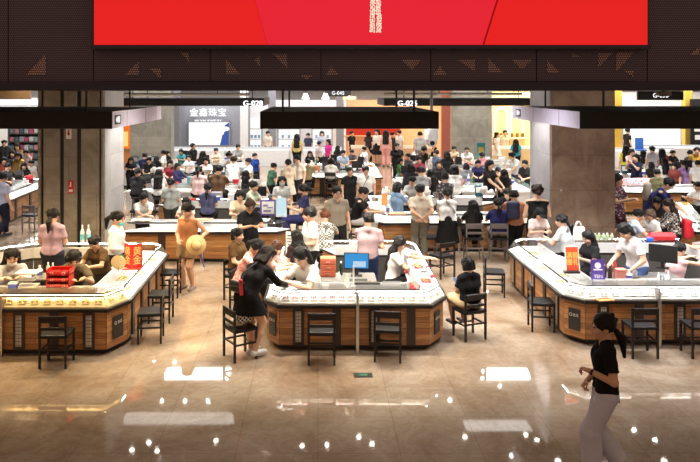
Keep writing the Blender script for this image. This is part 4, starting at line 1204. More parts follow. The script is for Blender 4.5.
# left island oddments
x, y = at_top(28, 286)
t = thing('display_case', 'clear acrylic display box with a white lid on the left island', 'case', (x, y+.1, GT))
MB().box((0, 0, .11), (.27, .2, .008)).box((0, 0, .01), (.29, .22, .02), bev=.003).build('shelves', PAPER, t)
for sx in (-1, 1): MB().box((sx*.138, 0, .11), (.006, .2, .19)).build('side_pane', GLASS, t)
MB().box((0, 0, .215), (.33, .24, .025), bev=.004).build('lid', WHT, t)
lid_box('small navy tub with a white lid at the left end of the left island', 12, 289, (.13, .12, .09), BLUE, lid=WHT, name='tub', cat='tub')
bottle('clear drink cup with a blue label behind the acrylic box', 0, 0, .05, .2, PLAST, xy=(-4.74, 12.6), z=.78, band=BLUE, cat='cup', name='drink_cup')
bottle('clear plastic water bottle between the acrylic box and the red trays', 0, 0, .035, .22, PLAST, xy=(-4.55, 12.7), z=.78, band=BLUE)
bottle('pale green bottle behind the red stacked trays', 0, 0, .035, .21, xy=(-4.66, 12.78), z=.78, col= pm('pale_green_plastic', (.45, .6, .5), .2))
bottle('white cleaning bottle with teal label on the left island rear, left one', 84.5, 241.5, .04, .36, WHT, band=pm('teal_print', (.1, .5, .6), .4), group='cleaning bottles')
bottle('white cleaning bottle with teal label on the left island rear, right one', 90.5, 241.5, .04, .36, WHT, band=pm('teal_print', (.1, .5, .6), .4), group='cleaning bottles')
desk('stand_table', 'small grey stand inside the left island holding cups and bottles', -4.86, -4.42, 12.45, 12.9, .78)
def paper_stack(label, px, py, w, d, rz, z=GT, group=None, hgt=.012, col=None):
    x, y = at_top(px, py, z)
    t = thing('paper_stack', label, 'papers', (x, y, z), R(rz), group)
    mb = MB(); rr = random.Random(int(px))
    for k in range(4): mb.box((rr.uniform(-.008, .008), rr.uniform(-.008, .008), .0015+k*hgt/4), (w, d, hgt/4*.9), rz=rr.uniform(-.05, .05))
    o = mb.build('sheets', col or PAPER, t); MB().box((w*.3, d*.2, hgt+.003), (.12, .012, .008), rz=.5).build('pen', pm('pen_blue', (.05, .1, .4), .3), t)
    return t
paper_stack('white papers on the left island glass beside the red folding sign', 113, 268, .3, .22, 20)
paper_stack('white papers on the left island glass before the woman in brown', 97, 285, .26, .2, -12)
x, y = at_top(110, 271)
t = thing('hand_fan', 'round straw hand fan propped on the left island beside the red sign', 'fan', (x, y, GT))
MB().cyl((0, .0, .14), (0, .012, .142), .125, n=24).build('fan_leaf', pm('straw', (.72, .52, .25), .8, bump=.3), t)
MB().cyl((0, .006, 0), (0, .006, .06), .008, n=8).build('handle', WOOD, t)
lid_box('small red jewellery case lying under the left island front glass', 100, 300.5, (.3, .1, .045), RUBY, z=.72, name='jewellery_case', cat='case')
x, y = at_top(63, 268)
t = thing('potted_plant', 'small green potted plant behind the red stacked trays', 'plant', (x, y, GT))
MB().lathe([(.05, 0), (.065, .1), (.06, .1)], n=14).build('pot', pm('dark_pot', (.12, .1, .09), .5), t)
mb = MB(); rr = random.Random(3)
for k in range(26):
    a = rr.uniform(0, 2*PI); e = rr.uniform(.2, 1.2); L = rr.uniform(.08, .17)
    b = Vector((.02*math.cos(a), .02*math.sin(a), .1)); tip = b+Vector((math.cos(a)*math.cos(e), math.sin(a)*math.cos(e), math.sin(e)))*L
    mb.ball((b+tip)/2, L/2, (.22, .08, 1), 6, Vector((0, 0, 1)).rotation_difference((tip-b).normalized()).to_matrix())
mb.build('foliage', pm('leaf_green', (.04, .12, .05), .5), t)

# middle island: clerks' desk with monitor and drawers
desk('work_desk', 'low grey work desk inside the middle island under the blue monitor', -.02, 1.0, 12.55, 13.15, .72)
x, y = at_top(357, 279, .72)
t = thing('computer_monitor', 'computer monitor with a blue screen on the middle island desk', 'monitor', (WX(356.5, 12.9), 12.9, .72), R(-4))
MB().box((0, .02, .26), (.44, .03, .29), bev=.006).build('casing', BLK, t)
MB().box((0, .002, .265), (.41, .006, .25)).build('screen', emit('screen_blue', srgb(60, 150, 215), 1.0), t)
mb = MB(); mb.box((.05, -.002, .21), (.22, .004, .1)); mb.build('window_on_screen', emit('screen_white', srgb(190, 215, 235)), t)
MB().box((0, .05, .08), (.06, .03, .16)).build('stand', BLK, t); MB().box((0, .05, .008), (.2, .15, .016), bev=.004).build('stand_base', BLK, t)
t = thing('keyboard', 'black keyboard lying before the blue-screened monitor', 'keyboard', (WX(356, 12.66), 12.66, .72))
MB().box((0, 0, .01), (.38, .13, .018), bev=.004).build('keyboard_body', BLK, t)
mb = MB()
for r_ in range(4):
    for k in range(12): mb.box((-.165+k*.03, -.045+r_*.03, .022), (.024, .022, .008))
mb.build('keys', pm('key_grey', (.2, .2, .2), .5), t)
t = thing('drawer_box', 'brown and red drawer box on the desk inside the middle island', 'box', (WX(328, 12.95), 12.95, .72))
MB().box((0, 0, .16), (.27, .22, .32), bev=.005).build('box_body', pm('brown_card', (.42, .14, .06), .6), t)
for k in range(3):
    dr = MB().box((0, -.113, .06+k*.1), (.24, .012, .08), bev=.003).build('drawer', pm('red_brown_drawer', (.5, .1, .05), .5), t)
    MB().box((0, -.124, .06+k*.1), (.08, .01, .014)).build('drawer_handle', CHROME, dr)
bottle('cream pump bottle on the middle island beside the central post', 347, 287, .035, .2, pm('cream_plastic', (.8, .72, .55), .35))
bottle('dark bottle on the middle island desk between drawers and monitor', 341, 275, .03, .24, pm('dark_green_glass', (.02, .05, .03), .2), z=.72)
bottle('small white bottle on the middle island desk beside the drawer box', 339, 280, .028, .14, WHT, z=.72)
x, y = at_top(353.5, 286)
t = thing('acrylic_post', 'thin upright pale post on the middle island at the centre join', 'post', (x, y, GT))
MB().box((0, 0, .16), (.022, .022, .32), bev=.003).build('rod', pm('pale_rod', (.75, .74, .7), .3), t); MB().box((0, 0, .006), (.07, .07, .012)).build('foot', CHROME, t)
x, y = at_top(366, 281.5)
t = thing('ring_rack', 'long black rack of rings along the rear of the middle island glass', 'rack', (x, y, GT))
MB().box((0, 0, .015), (.42, .07, .03), bev=.004).build('rack_base', BLK, t)
mb = MB()
for k in range(14): mb.torus((-.19+k*.029, 0, .034), .01, .003, 8, 5, Matrix.Rotation(PI/2, 3, 'Y'))
mb.build('rings', GOLD, t)['kind'] = 'stuff'
lid_box('small white box with black slots right of the ring rack, middle island', 391, 281.5, (.3, .07, .035), WHT, lid=DKGREY)
x, y = at_top(424, 272)
t = thing('card_reader', 'grey tablet lying on the middle island right wing', 'tablet', (x, y, GT), R(4))
MB().box((0, 0, .008), (.16, .11, .016), bev=.004).build('tablet_body', pm('grey_plastic', (.3, .3, .32), .4), t); MB().box((0, 0, .018), (.13, .085, .004)).build('screen', pm('tablet_glass', (.08, .09, .11), .1), t)
lid_box('small red ring box on the middle island right wing, nearest the tablet', 433, 278.5, (.07, .09, .05), RUBY, name='ring_box', cat='box')
lid_box('small red ring box under the sloping front glass of the middle island', 414, 292, (.09, .07, .06), RUBY, z=.72, name='ring_box', cat='box')
lid_box('red ring box at the far end of the middle island right wing', 432.5, 268.5, (.05, .05, .04), RUBY, name='ring_box', cat='box')
# the tall price board on the left wing
q = Vector((-.5, 13.45, GT))
t = thing('price_board', 'tall white price board standing on the middle island left wing', 'board', q, R(-6))
MB().box((0, 0, .24), (.17, .016, .48), bev=.003).build('board', PAPER, t); MB().box((0, .03, .006), (.2, .12, .012)).build('foot', CHROME, t)
mb = MB()
for k in range(7): mb.box((-.01+.012*(k % 2), -.0095, .08+k*.055), (.09+.02*(k % 3), .002, .012 if k % 3 else .02))
mb.build('printed_lines', pm('print_black', (.03, .03, .03), .6), t)
paper_stack('white papers under the leaning woman in black, middle island left corner', 283, 293, .26, .2, 30)
paper_stack('white papers before the clerk at the middle island left', 293, 283, .22, .18, -15)

# right island
t, b, r = board_sign('red counter sign with yellow characters on the right island', 573, 272, .215, .40, pm('orange_red_board', (.8, .10, .03), .4), '满额\n赠礼', .115, YEL, rz=6)
MB().box(r @ Vector((0, .004, .212)), (.245, .01, .43), rot=r).build('sign_frame', PAPER, t)
t, b, r = board_sign('purple counter sign with a white picture on the right island', 594, 277.5, .22, .32, pm('purple_board', (.10, .05, .30), .35), 'TEN', .075, pm('white_print2', (.85, .83, .85), .5), rz=-3)
for o in b.children:
    if o.type == 'FONT': o.location = r @ Vector((0, -.008, .062))
MB().cyl(r @ Vector((.0, -.01, .235)), r @ Vector((.0, -.002, .235)), .05, n=20).box(r @ Vector((0, -.008, .17)), (.14, .006, .02), rot=r).build('picture', pm('white_print2', (.85, .83, .85), .5), b)
x, y = at_top(568, 269)
t = thing('ring_stand', 'white slotted ring display stand behind the red sign', 'stand', (x, y, GT), 0)
r = Matrix.Rotation(R(-30), 3, 'X')
MB().box(Vector((.03, .06, .09)), (.36, .04, .2), rot=r, bev=.006).build('stand_body', WHT, t)
for i in range(6):
    for j in range(3): MB().box(Vector((.03, .06, .09))+r @ Vector((-.14+i*.056, -.021, -.06+j*.06)), (.034, .006, .034), rot=r).build('ring_slot', pm('slot_shadow', (.35, .34, .33), .7), t)
lid_box('shallow black tray with a lid beside the white ring stand', 573, 274, (.26, .1, .03), BLK, name='tray_box', cat='tray', shift=.02)
lid_box('long black jewellery case under the right island front glass near the post', 642, 299, (.36, .12, .05), BLK, z=.72, name='jewellery_case', cat='case')
x = WX(661, 12.5)
t = thing('computer_monitor', 'black monitor seen from behind on the right island', 'monitor', (WX(663, 12.75), 12.75, GT), R(146))
MB().box((0, 0, .24), (.46, .035, .30), bev=.008).build('casing', BLK, t); MB().box((0, -.02, .24), (.43, .004, .27)).build('screen', pm('dark_screen', (.02, .02, .03), .15), t)
MB().box((0, .03, .06), (.05, .04, .13)).build('stand', BLK, t); MB().box((0, .03, .006), (.2, .15, .012)).build('stand_base', BLK, t)
x, y = at_top(661, 278)
t = thing('tape_dispenser', 'grey and black label printer on the right island in front of the monitor', 'device', (x, y, GT))
MB().box((0, .03, .045), (.16, .12, .09), bev=.015, seg=2).build('device_body', GREYM, t); MB().cyl((-.03, -.035, .05), (.03, -.035, .05), .035).build('roll', PAPER, t); MB().cyl((.06, .03, .09), (.06, .03, .15), .012).build('lever', WHT, t)
bottle('small white bottle beside the label printer, right island', 656, 279, .02, .13, WHT)
desk('work_desk', 'low grey work desk inside the right island covered with bottles and boxes', 4.75, 6.15, 12.35, 12.95, .78)
x, y = WX(622, 12.7), 12.75
lid_box('pink box on the work desk inside the right island', 622, 279, (.16, .14, .16), pm('pink_card', (.75, .28, .22), .5), z=.78)
for k, (px, lab, c, r_, h_) in enumerate(((604, 'black spray bottle at the left of the right island desk', BLK, .04, .22), (610, 'dark brown bottle on the right island desk, second from left', pm('brown_glass', (.06, .03, .02), .2), .035, .26),
      (615, 'tall red and white flag-coloured bottle on the right island desk', pm('red_plastic', (.6, .05, .05), .4), .025, .34), (629, 'white and blue tub on the right island desk right of the pink box', WHT, .05, .13), (635, 'clear cup on the right island desk at its right end', PLAST, .04, .15))):
    bottle(lab, px, 277+k % 2*2, r_, h_, c, z=.78, band=BLUE if k == 3 else None)
for k in range(7):
    bottle('white capped green cup in the row on the right island rear counter', 0, 0, .04, .13, pm('pale_green_cup', (.35, .42, .25), .5), xy=(WX(586, 15.15)+k*.085, 15.1+.02*(k % 2)), capc=WHT, group='row of green cups on the rear counter', cat='cup', name='drink_cup')
x, y = WX(578.5, 15.1), 15.1
def plastic_bag(name, label, cat, x, y, z, w, d, h, col, rz=0, strap=True):
    t = thing(name, label, cat, (x, y, z), R(rz))
    lo = [(-w/2, -d/2, 0), (w/2, -d/2, 0), (w/2, d/2, 0), (-w/2, d/2, 0)]; mid = [(p[0]*1.06, p[1]*1.1, h*.55) for p in lo]; hi = [(p[0]*.92, p[1]*.45, h) for p in lo]
    mb = MB(); mb.hexa(lo, mid); mb.hexa(mid, hi); mb.build('bag_body', col, t)
    if strap:
        for sy in (-1, 1):
            pts = [(w*.25*math.cos(a)*-1, sy*d*.2, h+w*.45*math.sin(a)) for a in np.linspace(0, PI, 8)]
            mb = MB(); mb.tube(pts, .008, 6); mb.build('handle', col, t)
    return t
plastic_bag('plastic_bag', 'white plastic carrier bag on the right island rear counter', 'bag', x, y, GT, .24, .14, .26, pm('white_plastic', (.78, .78, .76), .4))
plastic_bag('shopping_bag', 'flat red shopping bag on the right island rear counter before the plaid shirt', 'bag', WX(662, 15.1), 15.12, GT, .5, .16, .14, pm('red_paper', (.65, .02, .03), .5), strap=False)
lid_box('small blue box in front of the flat red shopping bag', 661, 246, (.14, .09, .06), pm('blue_card', (.02, .12, .6), .4))
paper_stack('orange and white leaflets on the right island rear counter', 678, 247, .4, .22, 5, col=pm('leaflet_orange', (.75, .45, .25), .6))
# right island trays lying open on the glass
for px, py, lab, c in ((545, 262, 'white ring tray lying on the glass at the right island aisle end', WHT), (556, 258, 'white tray with small rings behind the aisle glass, right island', WHT), (604, 300, 'orange edged tray under the right island glass left of the walking woman', pm('orange_velvet', (.72, .36, .12), .7))):
    x, y = at_top(px, py, GT if py < 290 else .72)
    t = thing('open_tray', lab, 'tray', (x, y, GT if py < 290 else .72), R(8))
    MB().box((0, 0, .01), (.26, .18, .02), bev=.004).build('tray_base', c, t)
    mb = MB()
    for k in range(5): mb.torus((-.09+k*.045, 0, .025), .014, .004, 10, 5)
    mb.build('rings', GOLD, t)['kind'] = 'stuff'

# second row and beyond: oddments on the counters
lb_ = emit('lightbox_blue', srgb(205, 232, 240), 1.0)
t = thing('light_sign', 'pale blue illuminated counter sign below the masked woman', 'sign', (WX(281, 17.6), 17.75, GT))
MB().box((0, 0, .24), (.27, .03, .48), bev=.005).build('sign_frame', CHROME, t); MB().box((0, -.017, .25), (.24, .006, .42)).build('light_panel', lb_, t)
t = thing('counter_sign', 'white and purple framed poster on the second-row left island', 'sign', (WX(268, 17.9), 17.9, GT), R(5))
b = MB().box((0, 0, .2), (.38, .014, .38), bev=.003).build('sign_board', pm('purple_board', (.10, .05, .30), .35), t); MB().box((.0, -.009, .2), (.30, .005, .3)).build('poster', PAPER, b)
mb = MB(); mb.box((-.06, -.012, .25), (.12, .003, .05)).box((.05, -.012, .2), (.13, .003, .03)).box((-.02, -.012, .12), (.18, .003, .05)); mb.build('print', pm('print_violet', (.25, .2, .4), .5), b)
GRP = [('white box', (.26, .2, .16), WHT), ('red box', (.24, .18, .12), RUBY), ('brown box', (.28, .2, .14), pm('brown_card', (.42, .14, .06), .6)), ('teal box', (.2, .2, .2), pm('teal_card', (.08, .32, .35), .5)), ('grey box', (.3, .22, .18), GREYM)]
spots = [  # px, base py, what, z
 (136, 196.5, 1, 'standing on the third-row left counter, under the pale pier', .908), (195, 184, 2, 'behind the navy-shirted woman in the third row', .908), (190, 183.5, 3, 'beside the brown box behind the navy shirt', .908),
 (223, 184.5, 1, 'in the middle of the third-row left island', .908), (216, 199, 4, 'on the second-row rear counter left of the cream-top clerk', .908), (155, 205.5, 4, 'beside the man with folded arms', .908), (130, 207, 2, 'against the grooved column, second row', .908),
 (228, 206, 0, 'on the second-row rear counter behind the cream-top clerk', .908), (430, 186, 0, 'behind the patterned shirt at the third-row right counter', .908), (468, 189, 1, 'on the second-row right rear counter near the red case', .908), (478, 193, 4, 'on the second-row right rear counter, right of the red box', .908),
 (384, 205, 0, 'on the second-row right island left end', .908), (420, 190, 0, 'behind the head of the man in the cream shirt', .908), (449, 183, 2, 'right of the patterned shirt, third row', .908), (408, 168, 4, 'before the green-top woman', .908),
 (312, 168.5, 1, 'at the left end of the far middle island', .908), (352, 170, 0, 'on the far middle island right of the seated white top', .908), (342, 164.5, 1, 'in the middle of the far middle island', .908), (365, 171.5, 1, 'right end of the far middle island', .908)]
for px, py, k, wh, z in spots:
    nm, sz, m = GRP[k]
    lid_box('%s %s' % (nm, wh), px, py, sz, m, z=z, name='display_box', cat='box', group='boxes on the rear counters')
bots = [(166, 192, 'white bottle beside the grey uniform, second row', WHT), (150, 193, 'tall white bottle at the third-row left counter front', WHT), (152, 180, 'clear bottle between the two black shirts', PLAST), (455, 181, 'white bottle on the third-row right island, near the pale pier', WHT),
 (462, 180, 'clear bottle on the third-row right island, second near the pale pier', PLAST), (434, 208, 'dark bottle between the cream shirt and the white blouse', BLK), (438, 208, 'second dark bottle left of the white blouse', pm('brown_glass', (.06, .03, .02), .2)), (388, 214, 'clear bottle standing before the denim shirt', PLAST),
 (383, 199, 'blue-labelled bottle by the man in black and white', PLAST), (240, 178, 'clear bottle at the second-row left rear, near the long black hair', PLAST), (448, 196, 'blue bottle on the second-row right rear counter', pm('blue_plastic', (.1, .25, .6), .3)), (490, 182, 'white bottle near the woman in the black dress', WHT)]
for px, py, lab, m in bots: bottle(lab, px, py, .045, .3, m, band=BLUE if m is PLAST else None)
x, y = at_top(389, 202)
t, b, r = board_sign('orange wedge sign on the second-row right island', 389.5, 205.5, .16, .3, pm('orange_card', (.7, .3, .08), .5), '', .05, WHT, rz=20)
for px, py, rz, lab in ((380, 213, 10, 'sheets on the second-row right glass before the white trousers'), (402, 222, 0, 'orange tray liner papers by the denim shirt'), (210, 216, 5, 'papers on the second-row left glass near the orange vest'), (262, 217, -8, 'green-tinted sheets on the second-row left glass'), (148, 214, 0, 'papers under the folded arms, second row'),
                         (300, 176, 0, 'papers at the beige dress, far middle island'), (358, 178, 4, 'white sheets on the far middle island right half')):
    paper_stack(lab, px, py, .42, .26, rz, col=pm('green_tint_paper', (.6, .75, .62), .6) if 'green' in lab else (pm('leaflet_orange', (.75, .45, .25), .6) if 'orange' in lab else None), hgt=.02)
# teal sign by the pier
q = W(481, 166, 30)
t = thing('counter_sign', 'teal sign with yellow squares in front of the grey pier', 'sign', (q.x, 30, .9), 0)
z0 = q.z-.9
b = MB().box((0, 0, .45), (.33, .03, .86)).build('sign_board', pm('teal_card2', (.05, .42, .5), .4), t)
MB().box((0, -.018, .58), (.2, .006, .26)).box((0, -.018, .2), (.2, .006, .26)).build('yellow_square', pm('yellow_card', (.85, .62, .1), .5), b)
MB().box((0, 0, .01), (.4, .2, .02)).build('foot', CHROME, t)
# flowers of white packing and hats

for px, py, lab, c in ((143, 170, 'heap of white packing bags before the pale pier, left', (.8, .78, .74)), (541, 195, 'white packing heap beside the brown column', (.72, .70, .70)), (240, 176, 'blue packing bag on the second-row left rear counter', (.25, .42, .65)), (200, 178, 'blue packing bag right of the navy shirt, third row', (.28, .45, .7))):
    x, y = at_top(px, py)
    o = sdf_obj('packing_bag', [ell((rr.uniform(-.2, .2), rr.uniform(-.1, .1), rr.uniform(.06, .22)), (rr.uniform(.05, .11), .07, rr.uniform(.05, .1)), None, .015) for _ in range(16)], .022, pm('crumpled_plastic', c, .35, bump=.4))
    o.location = (x, y, GT); tag(o, lab, 'bag')

# the everyday clutter on the rear counters, kind by kind
def mk_monitor():
    t = thing('computer_monitor', '', 'monitor'); MB().box((0, 0, .24), (.42, .03, .27), bev=.006).build('casing', BLK, t); MB().box((0, -.017, .24), (.39, .004, .24)).build('screen', pm('dark_screen', (.02, .02, .03), .15), t)
    MB().box((0, .03, .06), (.05, .04, .12)).build('stand', BLK, t); MB().box((0, .03, .006), (.18, .14, .012)).build('stand_base', BLK, t); return t
def mk_printer():
    t = thing('label_printer', '', 'printer'); MB().box((0, 0, .07), (.28, .22, .14), bev=.02, seg=2).build('printer_body', pm('charcoal_plastic', (.05, .05, .055), .4), t); MB().box((0, -.115, .08), (.2, .01, .03)).build('paper_slot', GREYM, t); return t
def mk_bottle(m, b):
    t = thing('water_bottle', '', 'bottle'); MB().lathe([(.032, 0), (.036, .01), (.036, .15), (.014, .2), (.013, .22)], n=12).build('bottle_body', m, t, smooth=True); MB().cyl((0, 0, .215), (0, 0, .24), .016, n=10).build('cap', b, t); return t
def mk_box(m, l, sz=(.24, .18, .13)):
    t = thing('display_box', '', 'box'); MB().box((0, 0, sz[2]*.4), (sz[0], sz[1], sz[2]*.8), bev=.006).build('box_body', m, t); MB().box((0, 0, sz[2]*.9), (sz[0]+.008, sz[1]+.008, sz[2]*.2), bev=.005).build('lid', l, t); return t
def mk_bust():
    t = thing('necklace_bust', '', 'bust'); sc_ = pm('bust_velvet', (.8, .76, .7), .7)
    MB().lathe([(.07, 0), (.075, .015), (.03, .03), (.1, .1), (.11, .17), (.05, .24), (.04, .3), (.0, .305)], n=16).build('bust_body', sc_, t, smooth=True); MB().torus((0, -.03, .2), .075, .006, 18, 6, Matrix.Rotation(R(60), 3, 'X')).build('necklace', GOLD, t); return t
def mk_flat():
    t = thing('ring_tray', '', 'tray'); MB().box((0, 0, .015), (.34, .22, .03), bev=.005).build('tray_base', RUBY, t); mb = MB()
    for a_ in range(5):
        for b_ in range(3): mb.torus((-.13+a_*.065, -.07+b_*.07, .036), .014, .0045, 8, 5)
    mb.build('rings', GOLD, t)['kind'] = 'stuff'; return t
def mk_easel():
    t = thing('price_sign', '', 'sign'); r_ = Matrix.Rotation(R(-12), 3, 'X'); MB().box(r_ @ Vector((0, 0, .17)), (.24, .012, .32), rot=r_, bev=.003).build('sign_board', pm('dark_teal_card', (.03, .12, .16), .4), t); MB().box(r_ @ Vector((0, -.008, .2)), (.17, .004, .16), rot=r_).build('print', PAPER, t); MB().box((0, .03, .006), (.2, .12, .012)).build('foot', CHROME, t); return t
def mk_bag():
    t = plastic_bag('shopping_bag', '', 'bag', 0, 0, 0, .26, .12, .3, pm('black_paper', (.02, .018, .02), .5)); return t
KINDS_ = [('black monitor', mk_monitor), ('charcoal label printer', mk_printer), ('clear water bottle', lambda: mk_bottle(PLAST, BLUE)), ('red display box', lambda: mk_box(RUBY, RUBY)), ('white lidded box', lambda: mk_box(WHT, GREYM)), ('cream necklace bust', mk_bust),
          ('red ring tray', mk_flat), ('dark teal price sign', mk_easel), ('black shopping bag', mk_bag), ('brown carton', lambda: mk_box(pm('brown_card', (.42, .14, .06), .6), pm('tan_card', (.5, .3, .15), .6), (.3, .22, .2))), ('green bottle', lambda: mk_bottle(pm('green_glass', (.03, .14, .05), .2), WHT)),
          ('blue tissue box', lambda: mk_box(BLUE, WHT, (.22, .12, .1)))]
PROTO = {}
def clutter(isl, part, words_, seed, ds=.42, spacing=.34):
    cu = ISL[isl][part]; rr = random.Random(seed); a, b = cu['edge'](ds); L = (b-a).length; n_ = int(L/spacing)
    for j in range(n_):
        k = rr.randrange(len(KINDS_)); nm, fn = KINDS_[k]
        if rr.random() < .12: continue
        if k not in PROTO: PROTO[k] = fn(); t = PROTO[k]
        else: t = copy_tree(PROTO[k])
        c = a+(b-a)*((j+.5)/n_); t.location = (c.x+rr.uniform(-.04, .04), c.y+rr.uniform(-.03, .03), GT); t.rotation_euler.z = rr.uniform(-.5, .5)+(0 if k not in (0,) else PI*(rr.random() < .5))
        lab = '%s on the %s' % (nm, words_); tag(t, lab, t['category'], '%ss, %s' % (nm, words_))
for n_, (i_, p_, w_) in enumerate((('CL', 'left front length', 'third-row left counter, left half'), ('CL', 'right front length', 'third-row left counter, right half'), ('CL', 'rear length', 'rear of the third-row left island'),
        ('CM', 'front length', 'front of the far middle island'), ('CM', 'rear length', 'rear of the far middle island'), ('CM', 'left side', 'left side of the far middle island'), ('CR', 'left front length', 'third-row right counter, left half'), ('CR', 'right front length', 'third-row right counter, right half'),
        ('CR', 'rear length', 'rear of the third-row right island'), ('CR', 'left side', 'left side of the third-row right island'), ('DL', 'left front length', 'fourth-row left counter, left half'), ('DL', 'right front length', 'fourth-row left counter, right half'), ('DL', 'rear length', 'rear of the fourth-row left island'),
        ('DR', 'left front length', 'fourth-row right counter, left half'), ('DR', 'right front length', 'fourth-row right counter, right half'), ('DR', 'rear length', 'rear of the fourth-row right island'), ('ER', 'rear length', 'rear of the island right of the brown column'), ('FR', 'left front length', 'far right island, left half'), ('FR', 'right front length', 'far right island, right half'),
        ('BL', 'rear length', 'rear of the second-row left island'), ('BR', 'rear length', 'rear of the second-row right island'), ('LZ', 'rear length', 'rear of the island left of the grooved column'), ('R2', 'front length', 'front of the island at the right edge'))):
    clutter(i_, p_, w_, 30+n_)
# ------------------------------------------------------------------ shops behind
SHW = pm('shop_white', (.85, .85, .88), .5); SHL = emit('lit_shop_panel', (1, .985, .96), 1.05)
def wall_piece(name, px0, px1, py0, py1, d, mat, th=.12, kind='structure'):
    a, b = W(px0, py1, d), W(px1, py0, d)
    o = MB().box(((a.x+b.x)/2, d+th/2, (a.z+b.z)/2), (b.x-a.x, th, b.z-a.z)).build(name, mat); o['kind'] = kind
    return o
# white shop, left
wall_piece('wall_shop_white', 171, 250, 100, 166, 41.5, pm('shop_panel_grey', (.34, .35, .40), .5))
t = thing('video_screen', 'bright white video screen with a blue shape on the white shop wall', 'screen', W(209, 145, 41.3))
w_, h_ = 40*41.3/F, 22.5*41.3/F
MB().box((0, .06, h_/2), (w_+.12, .1, h_+.12)).build('screen_frame', GREYM, t)
MB().box((0, .0, h_/2), (w_, .02, h_)).build('screen_panel', emit('screen_white_light', (1, 1, 1), 1.3), t)
mb = MB(); pts = [(.27, 0), (.5, 0), (.5, 1.0), (.42, .92), (.36, .8), (.40, .62), (.33, .45), (.30, .2)]
lo = [(x*w_, -.008, z*h_) for x, z in pts]; mb.hexa([(a, -.008, c) for a, _, c in lo], [(a, -.016, c) for a, _, c in lo]); mb.build('blue_picture', emit('picture_blue', srgb(70, 95, 165), 1.0), t)
mb = MB(); mb.ball((.41*w_, -.018, .72*h_), .16, (1.5, .05, .8), 10).ball((.33*w_, -.018, .6*h_), .12, (1, .05, 1.6), 10); mb.build('white_picture', emit('screen_white_light', (1, 1, 1), 1.3), t)
t = thing('shop_lettering', 'white shop name lettering above the white video screen', 'sign', W(208, 113, 41.35))
text('lettering', '金鑫珠宝', .5, emit('letter_white', (1, 1, 1), 1.5), t, (0, 0, 0), ext=.03, spacing=1.1)
text('small_lettering', 'JIN XIN JEWELRY', .2, emit('letter_white', (1, 1, 1), 1.5), t, (0, 0, -.45), ext=.02)
wall_piece('wall_shop_white', 250, 346, 100, 166, 42.5, SHW)
for px0, px1, lab in ((249, 262, 'tall white lit wall showcase with a small display beside the video screen'), (278, 300, 'white lit wall showcase under the middle canopy, left'), (312, 332, 'white lit wall showcase under the middle canopy, right')):
    a, b = W(px0, 150, 42.3), W(px1, 118, 42.3)
    t = thing('wall_showcase', lab, 'showcase', ((a.x+b.x)/2, 42.3, a.z))
    w_, h_ = b.x-a.x, b.z-a.z
    MB().box((0, .08, h_/2), (w_, .08, h_)).build('case_back', SHL, t)
    for s in (-1, 1): MB().box((s*w_/2, 0, h_/2), (.06, .24, h_+.1)).build('case_side', GREYM, t)
    for k in range(3): MB().box((0, 0, h_*(.02+.32*k)), (w_, .22, .04)).build('shelf', CHROME, t)
    mb = MB()
    for k in range(6): mb.box(((k % 3-1)*w_*.28, -.02, h_*(.06+.32*(k//3))+.08), (.14, .12, .18), bev=.01)
    mb.build('display_blocks', pm('display_block_blue', (.3, .4, .6), .4), t)['kind'] = 'stuff'
for k, (px, lab) in enumerate(((176, 'grey pilaster left of the white shop'), (244, 'pale pilaster right of the video screen'), (272, 'pale pilaster in the white shop under the canopy edge'), (340, 'grey pilaster between the white and the red shop'), (446, 'steel pilaster coloured as red-lit, left of the grey pier'))):
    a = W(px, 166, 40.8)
    MB().box((a.x, 40.9, 2.2), (.42 if k < 4 else .5, .3, 4.4)).build('trim_%d' % (k+2), [GREYM, WHT, GREYM, GREYM, pm('red_lit_steel', (.42, .16, .15), .3, .6)][k])['kind'] = 'structure'  # red light is painted into the last pilaster's steel colour
# red shop
wall_piece('wall_shop_red', 344, 448, 100, 166, 43.0, pm('warm_shop_wall', (.85, .50, .30), .6))
t = thing('lit_shelf', 'red lit display shelf in the red shop under the middle canopy', 'shelf', W(372, 136, 42.7))
MB().box((0, 0, .3), (3.2, .3, .5)).build('shelf_box', emit('red_lit_panel', srgb(225, 60, 40), .9), t); MB().box((0, -.05, .02), (3.3, .45, .06)).build('shelf_board', emit('warm_lit_edge', srgb(255, 190, 130), 1.0), t)
for px, lab in ((372, 'warm lit counter of the red shop, left'), (415, 'warm lit counter of the red shop, right')):
    a = W(px, 165, 39.5)
    t = thing('shop_counter', lab, 'counter', (a.x, 39.5, 0))
    MB().box((0, 0, .4), (2.2, .7, .8), bev=.01).build('cabinet_base', pm('warm_laminate', (.75, .5, .32), .5), t); MB().box((0, 0, .87), (2.25, .75, .12)).build('glass_top', emit('warm_lit_case', (1, .75, .5), 1.0), t)
# gold shop
wall_piece('wall_shop_gold', 490, 560, 92, 166, 42.0, pm('gold_shop_wall', (.92, .70, .36), .5))
for px, lab in ((501, 'white arch on the gold shop wall, left'), (517, 'white arch on the gold shop wall, right')):
    a = W(px, 138, 41.9); t = thing('wall_arch', lab, 'arch', (a.x, 41.9, a.z))
    pts = [(-.35, 0)]+[(.35*math.cos(b), 1.2+.5*math.sin(b)) for b in np.linspace(PI, 0, 9)]+[(.35, 0)]
    mb = MB(); mb.tube([(x, 0, z) for x, z in pts], .07, 8); mb.build('arch_tube', emit('warm_white_tube', (1, .93, .75), 1.3), t)
    MB().box((0, 0, .0), (1.0, .4, .06)).build('shelf', WHT, t)
    mb = MB()
    for k in range(3): mb.box((-.3+.3*k, -.02, .16), (.16, .14, .24))
    mb.build('gold_ornaments', GOLD, t)['kind'] = 'stuff'
a = W(512, 165, 39); t = thing('shop_counter', 'white and gold counter in the gold shop', 'counter', (a.x, 39, 0))
